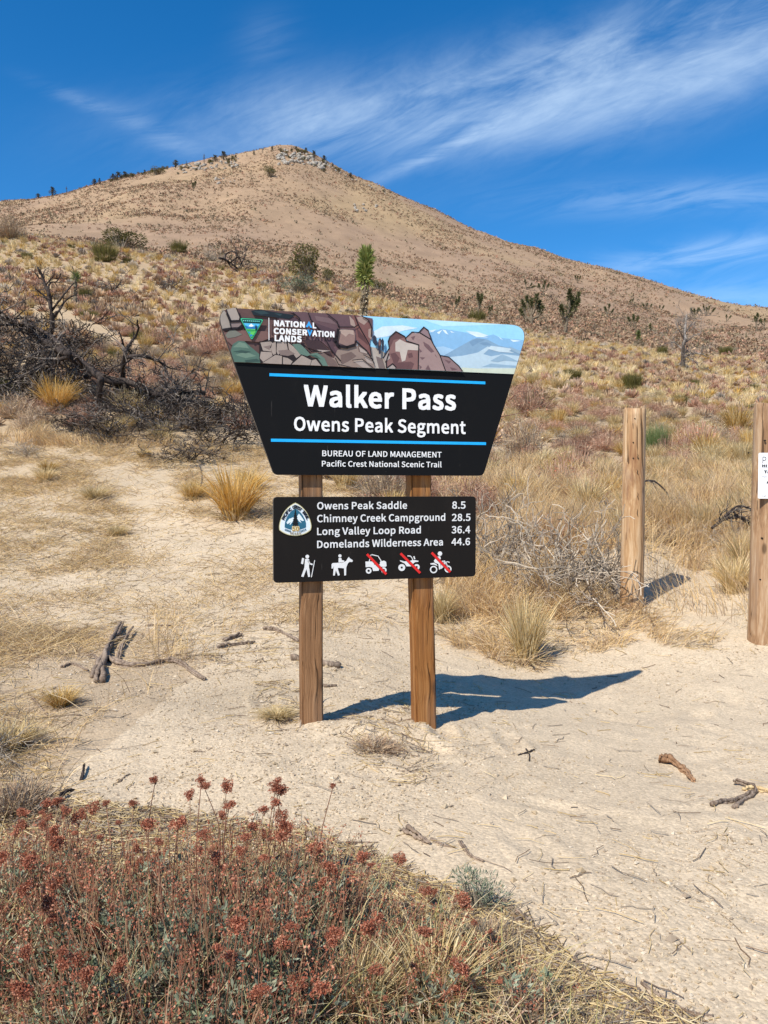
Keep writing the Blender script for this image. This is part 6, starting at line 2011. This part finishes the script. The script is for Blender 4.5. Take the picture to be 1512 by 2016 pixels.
stick('brown_stick', 'curved brown stick on the sand between flowers and path', [(905, 1660), (918, 1678), (930, 1690), (952, 1700)], 4.2, 2.4)
stick('brown_stick', 'knotted brown stick with crumbling bark left of the curved one', [(798, 1638), (818, 1648, 4), (832, 1656), (846, 1664)], 8, 3)
stick('brown_stick', 'thin brown stick just right of the knotted one', [(848, 1654), (872, 1664), (896, 1668)], 3.4, 1.6)
stick('pale_stick', 'pale bark strip lying above the right part of the red flowers', [(606, 1644), (640, 1660), (668, 1678)], 6, 3)
stick('weathered_stick', 'thin straight twig beside the pale bark strip', [(668, 1660), (700, 1660), (744, 1660)], 2.4, 1.2)
stick('weathered_stick', 'white stripped stick at the edge of the path, upper one', [(988, 1774), (1012, 1792), (1042, 1814)], 5.2, 3)
stick('weathered_stick', 'long pale stick along the lower right bank', [(1006, 1834), (1040, 1862), (1088, 1886), (1110, 1904)], 5, 3)
stick('brown_stick', 'brown root running along the lower right bank', [(1040, 1890), (1060, 1900, 3), (1104, 1908)], 6, 3.5)
stick('weathered_stick', 'bleached stick lying near the bottom of the bank', [(1130, 1888), (1160, 1920), (1180, 1940)], 4.6, 2.6)
stick('weathered_stick', 'grey stick at the bottom right of the bank', [(1264, 1940), (1300, 1962), (1352, 1990), (1404, 2004)], 4, 2)
stick('weathered_stick', 'forked bleached stick at the bottom edge', [(1216, 2010), (1236, 1984), (1246, 1968), (1236, 1956)], 5, 2.4)
stick('brown_stick', 'brown bark stick beside the forked bleached stick', [(1206, 1946), (1240, 1962), (1300, 1984)], 4, 2.4)
stick('weathered_stick', 'pale curved straw stalk leaning at the foot of the left sign post', [(590, 1432), (604, 1400, 30), (614, 1388, 42), (628, 1384, 46)], 1.6, 1.2, knots=False, mat=M_TWIG)

# ------------------------------------------------------------------ summit rocks and trees
M_ROCK = bark_mat('granite', (.20, .175, .145), (.46, .41, .34), (3, 3, 3), .3)
ROCKM = []
for k_ in range(5):
    bm = bmesh.new()
    bmesh.ops.create_icosphere(bm, subdivisions=2, radius=.5)
    co = np.array([v.co for v in bm.verts])
    nn = 1 + .55 * fbm(co[:, 0] * 2.2 + k_ * 7, co[:, 1] * 2.2 + co[:, 2] * 2.9, 3, 200 + k_)
    for v, s_ in zip(bm.verts, nn):
        v.co *= s_
        v.co.x = round(v.co.x * 5) / 5 * .35 + v.co.x * .65
    me = bpy.data.meshes.new('boulder'); bm.to_mesh(me); bm.free(); me.materials.append(M_ROCK)
    ROCKM.append(me)
RG = [  # column range, row range, count, size range in photo px, group
    (545, 640, 294, 326, 95, (4, 12), 'granite boulder in the pale outcrop crowning the summit', 'summit boulders'),
    (345, 470, 308, 334, 60, (3, 9), 'granite boulder in the outcrop along the ridge left of the summit', 'ridge boulders left of the summit'),
    (420, 462, 352, 364, 12, (3, 7), 'granite boulder in the small outcrop on the hill face below the ridge', 'boulders on the hill face'),
    (698, 744, 404, 418, 14, (4, 8), 'granite boulder in the small outcrop on the right flank of the hill', 'boulders on the right flank'),
    (640, 760, 326, 384, 26, (3, 6), 'granite boulder strung along the upper right skyline of the hill', 'boulders on the right skyline')]
def ridge_ground(px, py):
    """nearest visible ground at or just under this row"""
    sk = np.interp(px, SKY_X, SKY_Y)
    return ground_at(px, max(py, sk + 2.5))
for x0, x1, y0, y1, cnt, (s0, s1), lab, grp in RG:
    for k_ in range(cnt):
        px = rng.uniform(x0, x1); sk = np.interp(px, SKY_X, SKY_Y)
        py = max(sk + 2 + (y1 - y0) * .6 * rng.uniform(0, 1) ** 1.5, rng.uniform(y0, y1)) if y0 < 330 else rng.uniform(y0, y1)
        if grp.startswith('boulders on the right sky'): py = sk + rng.uniform(2, 7)
        gp = ridge_ground(px, py)
        s_ = rng.uniform(s0, s1) * gp.y / F
        o = link('boulder', ROCKM[rng.integers(5)])
        o.location = gp + Vector((0, 0, s_ * .12)); o.rotation_euler = (rng.uniform(-.4, .4), rng.uniform(-.4, .4), rng.uniform(0, 6.28))
        o.scale = (s_, s_ * .9, s_ * rng.uniform(.6, .95))
        tag(o, lab, 'boulder', grp)

PINE = []
for k_ in range(3):
    out = []
    P = np.array([[0, 0, -.05], [.01, 0, .3], [-.02, .01, .65], [.0, 0, 1.0]])
    g = G(); tubes(g, [P], [[.045, .035, .022, .006]], (.12, .10, .085), 5); trunk_me = g.mesh('trunk', M_BURNT)
    g = G()
    n = 420
    hz_ = rng.uniform(.12, .98, n) ** .85
    wr = (.34 + .12 * np.sin(hz_ * 11 + k_ * 2)) * (1.05 - hz_ * .75)
    a = rng.uniform(0, 6.28, n); rr = wr * np.sqrt(rng.uniform(.05, 1, n))
    keep = np.sin(a * 2 + hz_ * 9 + k_) > -.55
    Pn = np.stack([rr * np.cos(a), rr * np.sin(a), hz_], -1)[keep]
    leaves(g, Pn, .11 * rng.uniform(.6, 1.4, len(Pn)), pick([(.075, .075, .045), (.11, .105, .065), (.15, .13, .10), (.055, .055, .035)], len(Pn), .2), up=.1, aspect=.45)
    m_ = 40
    bh = rng.uniform(.15, .9, m_); a = rng.uniform(0, 6.28, m_); wr = .36 * (1.05 - bh * .8)
    s = np.stack([0 * bh, 0 * bh, bh], -1); e = np.stack([wr * np.cos(a), wr * np.sin(a), bh + .05], -1)
    g2 = G(); tubes(g2, np.stack([s, .5 * s + .5 * e + np.array([0, 0, .02]), e], 1), np.array([.014, .009, .003])[None], pick(BURNTC[1:], m_), 3)
    PINE.append((trunk_me, g.mesh('foliage', M_LEAF), g2.mesh('branches', M_TWIG)))
TREES = [  # column, height px, bare?, label
    (75, 12, 0, 'small dark tree at the far left end of the ridge'), (104, 24, 0, 'tall dark tree on the left ridge, biggest left of the outcrop'), (131, 16, 1, 'thin bare tree right of the tall tree on the left ridge'),
    (186, 16, 0, 'low dark tree on the left ridge, left of the long thicket'), (196, 12, 0, 'low rounded tree close to the long thicket on the left ridge'), (222, 15, 0, 'dark tree at the left part of the long ridge thicket'),
    (232, 17, 0, 'taller dark tree in the middle of the long ridge thicket'), (246, 14, 0, 'dark tree at the right part of the long ridge thicket'), (285, 8, 0, 'tiny shrubby tree on bare ridge left of the outcrop'),
    (346, 20, 0, 'dark tree at the left end of the ridge outcrop'), (367, 14, 1, 'thin bare snag on the ridge outcrop, left one'), (402, 20, 1, 'thin tall snag in the middle of the ridge outcrop'), (424, 12, 0, 'dark bushy tree left of the broad one on the ridge outcrop'),
    (441, 18, 0, 'broad dark tree at the right end of the ridge outcrop'), (464, 9, 0, 'tiny dark tree between outcrop and summit'), (486, 13, 1, 'small bare tree on the ridge halfway to the summit'), (500, 9, 0, 'low dark tree on the ridge nearing the summit'),
    (517, 14, 1, 'bare tree on the last rise before the summit'), (536, 10, 0, 'low dark tree touching the left side of the summit rocks'), (574, 10, 1, 'bare snag on the very summit'), (583, 8, 0, 'tiny dark tree on top of the summit rocks'),
    (602, 13, 0, 'dark tree on the right side of the summit rocks'), (618, 18, 0, 'tallest dark tree right of the summit rocks'), (638, 16, 0, 'dark tree at the right end of the summit rocks'), (655, 9, 0, 'small dark tree lower on the right skyline'), (690, 10, 0, 'lowest dark tree on the right skyline of the summit')]
for px, hp, bare, lab in TREES:
    sk = np.interp(px, SKY_X, SKY_Y)
    gp = ridge_ground(px, sk + 3)
    H = (hp + 3) * gp.y / F
    root = empty('pine_tree' if not bare else 'dead_pine', gp, rng.uniform(0, 6.28))
    tag(root, lab, 'tree')
    tm, fm, bm_ = PINE[rng.integers(3)]
    H *= rng.uniform(.55, .85)
    wdt = H * rng.uniform(1.1, 1.9) if not bare else H * .8
    for nm, me in (('trunk', tm), ('branches', bm_)) + ((('foliage', fm),) if not bare else ()):
        o = link(nm, me, root); o.scale = (wdt, wdt, H)
# dark shrubs low on the outcrops
for k_, (x0, x1, yo) in enumerate([(360, 460, 8), (270, 330, 4), (545, 640, 22), (560, 760, 4), (205, 262, 3), (545, 640, 16), (345, 470, 16)] * 9):
    px = rng.uniform(x0, x1); gp = ridge_ground(px, np.interp(px, SKY_X, SKY_Y) + 2 + rng.uniform(0, yo))
    place('olive', 'dark_shrub', gp, rng.uniform(5, 12) * gp.y / F, rng.uniform(4, 7) * gp.y / F, 'dark low shrub growing among rocks and trees along the hill crest', 'shrub', 'dark shrubs along the hill crest')

# ------------------------------------------------------------------ foreground buckwheat plants
HEADS = []
for k_ in range(5):
    g = G()
    nl = 9 + k_
    a = rng.uniform(0, 6.28, nl); r_ = .62 * np.sqrt(rng.uniform(0, 1, nl))
    cs = np.stack([r_ * np.cos(a), r_ * np.sin(a), rng.uniform(-.25, .35, nl)], -1)
    m_ = 60
    P = (cs[:, None] + nrm(rng.normal(size=(nl, m_, 3))) * .30 * rng.uniform(.4, 1, (nl, m_, 1))).reshape(-1, 3)
    d = nrm(P - np.repeat(cs, m_, 0) + rng.normal(size=P.shape) * .1 + np.array([0, 0, .08]))
    leaves(g, P,   .15 * rng.uniform(.6, 1.4, len(P)), pick(RUST, len(P), .28), dirs=d, aspect=.8)
    b = np.zeros((nl, 3)) + np.array([0, 0, -.9])
    ribbons(g, np.stack([b, .5 * b + .5 * cs, cs], 1), .05, pick([(.30, .14, .08), (.24, .10, .06)], nl))
    HEADS.append(g.mesh('flower_head', M_LEAF))


def buckwheat(label, c, rx, ry, h, n_leaf, n_stem, n_straw, n_head, head_r=(.012, .026), rise=(.04, .16), lean=(0, 0), seed=0):
    """sage-leaved mat with dry stalks carrying rusty flower heads"""
    gp = Vector((c[0], c[1], float(gz(c[0], c[1]))))
    root = empty('buckwheat_shrub', gp)
    tag(root, label, 'shrub', None)
    def surf(n, lo=0.0):
        a = rng.uniform(0, 6.28, n); r = np.sqrt(rng.uniform(lo, 1, n)) * (1 + .16 * np.sin(a * 3 + seed) + .10 * np.sin(a * 5 + seed * 2))
        x, y = r * np.cos(a) * rx, r * np.sin(a) * ry
        lump = 1 + .95 * fbm((x + c[0]) * 6, (y + c[1]) * 7, 2, 300 + seed)
        z0 = gz(x + c[0], y + c[1]) - gp.z
        return x, y, z0, h * np.sqrt(np.clip(1 - np.minimum(r, 1) ** 2.2, .03, 1)) * lump
    # woody stems
    x, y, z0, zt = surf(n_stem)
    E = np.stack([x, y, z0 + zt * rng.uniform(.7, 1.0, n_stem)], -1)
    B = np.stack([x * .35 + rng.normal(0, .03, n_stem), y * .35 + rng.normal(0, .03, n_stem), z0 * .3 - .01], -1)
    t = np.linspace(0, 1, 5)
    M_ = np.stack([x * .8, y * .8, z0 + zt * .25], -1)
    P = ((1 - t) ** 2)[None, :, None] * B[:, None] + (2 * t * (1 - t))[None, :, None] * M_[:, None] + (t ** 2)[None, :, None] * E[:, None]
    P = P + rng.normal(size=P.shape) * .014
    g = G(); tubes(g, P, .0022 * (1 - .6 * t)[None] * rng.uniform(.7, 1.3, (n_stem, 1)), pick([(.42, .26, .19), (.50, .36, .25), (.33, .20, .14), (.58, .46, .32)], n_stem), 4)
    g.build('stems', M_SHRUB, root)
    # leaf bundles along the stems
    g = G()
    nb = n_leaf // 8
    si = rng.integers(n_stem, size=nb); ti = rng.integers(2, 5, size=nb)
    cb = P[si, ti] + rng.normal(size=(nb, 3)) * .012
    PP = np.repeat(cb, 8, 0) + rng.normal(size=(nb * 8, 3)) * .004
    up_ = np.repeat(nrm(P[si, np.minimum(ti, 4)] - P[si, ti - 1]), 8, 0)
    leaves(g, PP, rng.uniform(.011, .022, nb * 8), np.repeat(pick(SAGE + [(.27, .31, .17), (.40, .41, .28), (.34, .36, .23)], nb, .25), 8, 0) * rng.uniform(.85, 1.15, (nb * 8, 1)), dirs=nrm(up_ * .9 + rng.normal(size=(nb * 8, 3)) * .65), aspect=.3)
    g.build('leaves', M_LEAF, root)
    # dry grass growing through
    if n_straw:
        x, y, z0, zt = surf(n_straw)
        g = G()
        blades(g, n_straw, np.stack([x, y, z0], -1), h * 1.15, .20, .0024, STRAW + STRAW + [(.42, .29, .18), (.48, .42, .17)], k=5, hv=.5)
        g.build('dry_stalks', M_GRASS, root)
    # thin loose rusty stalks that carry only tiny buds
    m_ = n_head * 13
    x, y, z0, zt = surf(m_)
    E = np.stack([x + rng.normal(0, .02, m_) + lean[0] * .05, y + rng.normal(0, .02, m_), z0 + zt * rng.uniform(.8, 1.0, m_) + rng.uniform(0, rise[1] * .6, m_)], -1)
    B = np.stack([x * .92, y * .92, z0 + zt * .4], -1)
    t3 = np.linspace(0, 1, 4)
    P3 = B[:, None] * (1 - t3)[None, :, None] + E[:, None] * t3[None, :, None] + rng.normal(size=(m_, 4, 3)) * .005
    g = G(); tubes(g, P3, .0008, pick([(.30, .15, .09), (.24, .11, .07), (.36, .22, .13)], m_), 3)
    nb = m_ * 9
    bi = rng.integers(m_, size=nb)
    leaves(g, E[bi] + rng.normal(size=(nb, 3)) * .0065, rng.uniform(.0035, .0078, nb), pick(RUST, nb, .3), aspect=.6)
    g.build('bud_sprays', M_LEAF, root)
    # flower stalks, each with its head
    x, y, z0, zt = surf(n_head)
    for i in range(n_head):
        b = Vector((x[i] * .85, y[i] * .85, z0[i] + zt[i] * .5))
        e = Vector((x[i] + lean[0] * rng.uniform(0, .05) + rng.normal(0, .02), y[i] + lean[1] * rng.uniform(0, .05) + rng.normal(0, .02), z0[i] + zt[i] + rng.uniform(*rise)))
        Pp = smooth_line([b, b * .5 + e * .5 + Vector((rng.normal(0, .012), rng.normal(0, .012), .01)), e], 6)
        g = G(); tubes(g, [Pp - np.array(e)], [np.linspace(.0014, .0009, 6)], pick([(.30, .15, .09), (.36, .22, .13), (.24, .11, .07)], 1), 4)
        st = g.build('flower_stalk', M_SHRUB, root)
        st.location = e
        hd = link('flower_head', HEADS[rng.integers(5)], st)
        s_ = rng.uniform(*head_r)
        hd.scale = (s_, s_, s_ * rng.uniform(.6, .95)); hd.rotation_euler = (rng.normal(0, .3), rng.normal(0, .3), rng.uniform(0, 6.28)); hd.location = (0, 0, s_ * .55)
    return root


buckwheat('large buckwheat shrub with rusty red flower heads filling the bottom left corner', (-.36, 1.52), .46, .44, .155, 26000, 900, 1000, 98, head_r=(.011, .028), rise=(.02, .20), seed=1)
buckwheat('smaller buckwheat shrub with sparse rust flower heads at the lower left edge', (-.86, 1.66), .24, .34, .15, 6500, 340, 420, 42, head_r=(.010, .024), rise=(.04, .17), seed=2)
buckwheat('low straggling buckwheat with pale straw through it right of the large flowering shrub', (.12, 1.38), .26, .30, .09, 3000, 420, 1300, 14, head_r=(.007, .013), rise=(.0, .05), seed=3)
# small sagebrush sprig on the edge of the sand
KINDS['sprig'] = [leafy_mesh('sage_sprig', 700, SAGE, size=.10, lobes=7, up=.8, aspect=.2, stems=60)]
for px, py, wp, hp, lab in ((940, 1790, 110, 96, 'small grey green sagebrush sprig on the edge of the sand'), (860, 1880, 90, 60, 'grey green sprig buried in brown litter left of the sagebrush sprig')):
    gp = ground_at(px, py)
    place('sprig', 'sage_sprig', gp, wp * gp.y / F, hp * gp.y / F, lab, 'sagebrush')
for px, py, wp, hp, kd, lab in ((30, 1600, 190, 80, 'brown', 'matted brown dry plant at the left edge above the red flowers'), (850, 1985, 260, 150, 'tuft', 'dry straw clump in the middle of the bottom edge'), (700, 2010, 200, 150, 'tuft', 'dry straw clump left of the middle of the bottom edge'),
                                (1010, 2020, 200, 110, 'brown', 'brown crumpled dry plant at the bottom edge right of centre'), (960, 1870, 150, 70, 'brown', 'small brown crumpled plant beside the sagebrush sprig'), (20, 1470, 140, 46, 'tuft', 'dry grass clump at the left edge level with the sign post feet'),
                                (120, 1390, 90, 40, 'gold', 'small orange straw patch below the twisted root at left'), (740, 1470, 130, 26, 'brown', 'thin brown weeds between the two sign posts'), (545, 1410, 90, 18, 'tuft', 'pale straw tuft just left of the left sign post')):
    gp = ground_at(px, py)
    place(kd, 'dry_clump', gp - Vector((0, 0, .005)), wp * gp.y / F, hp * gp.y / F, lab, 'grass' if kd != 'brown' else 'plant')
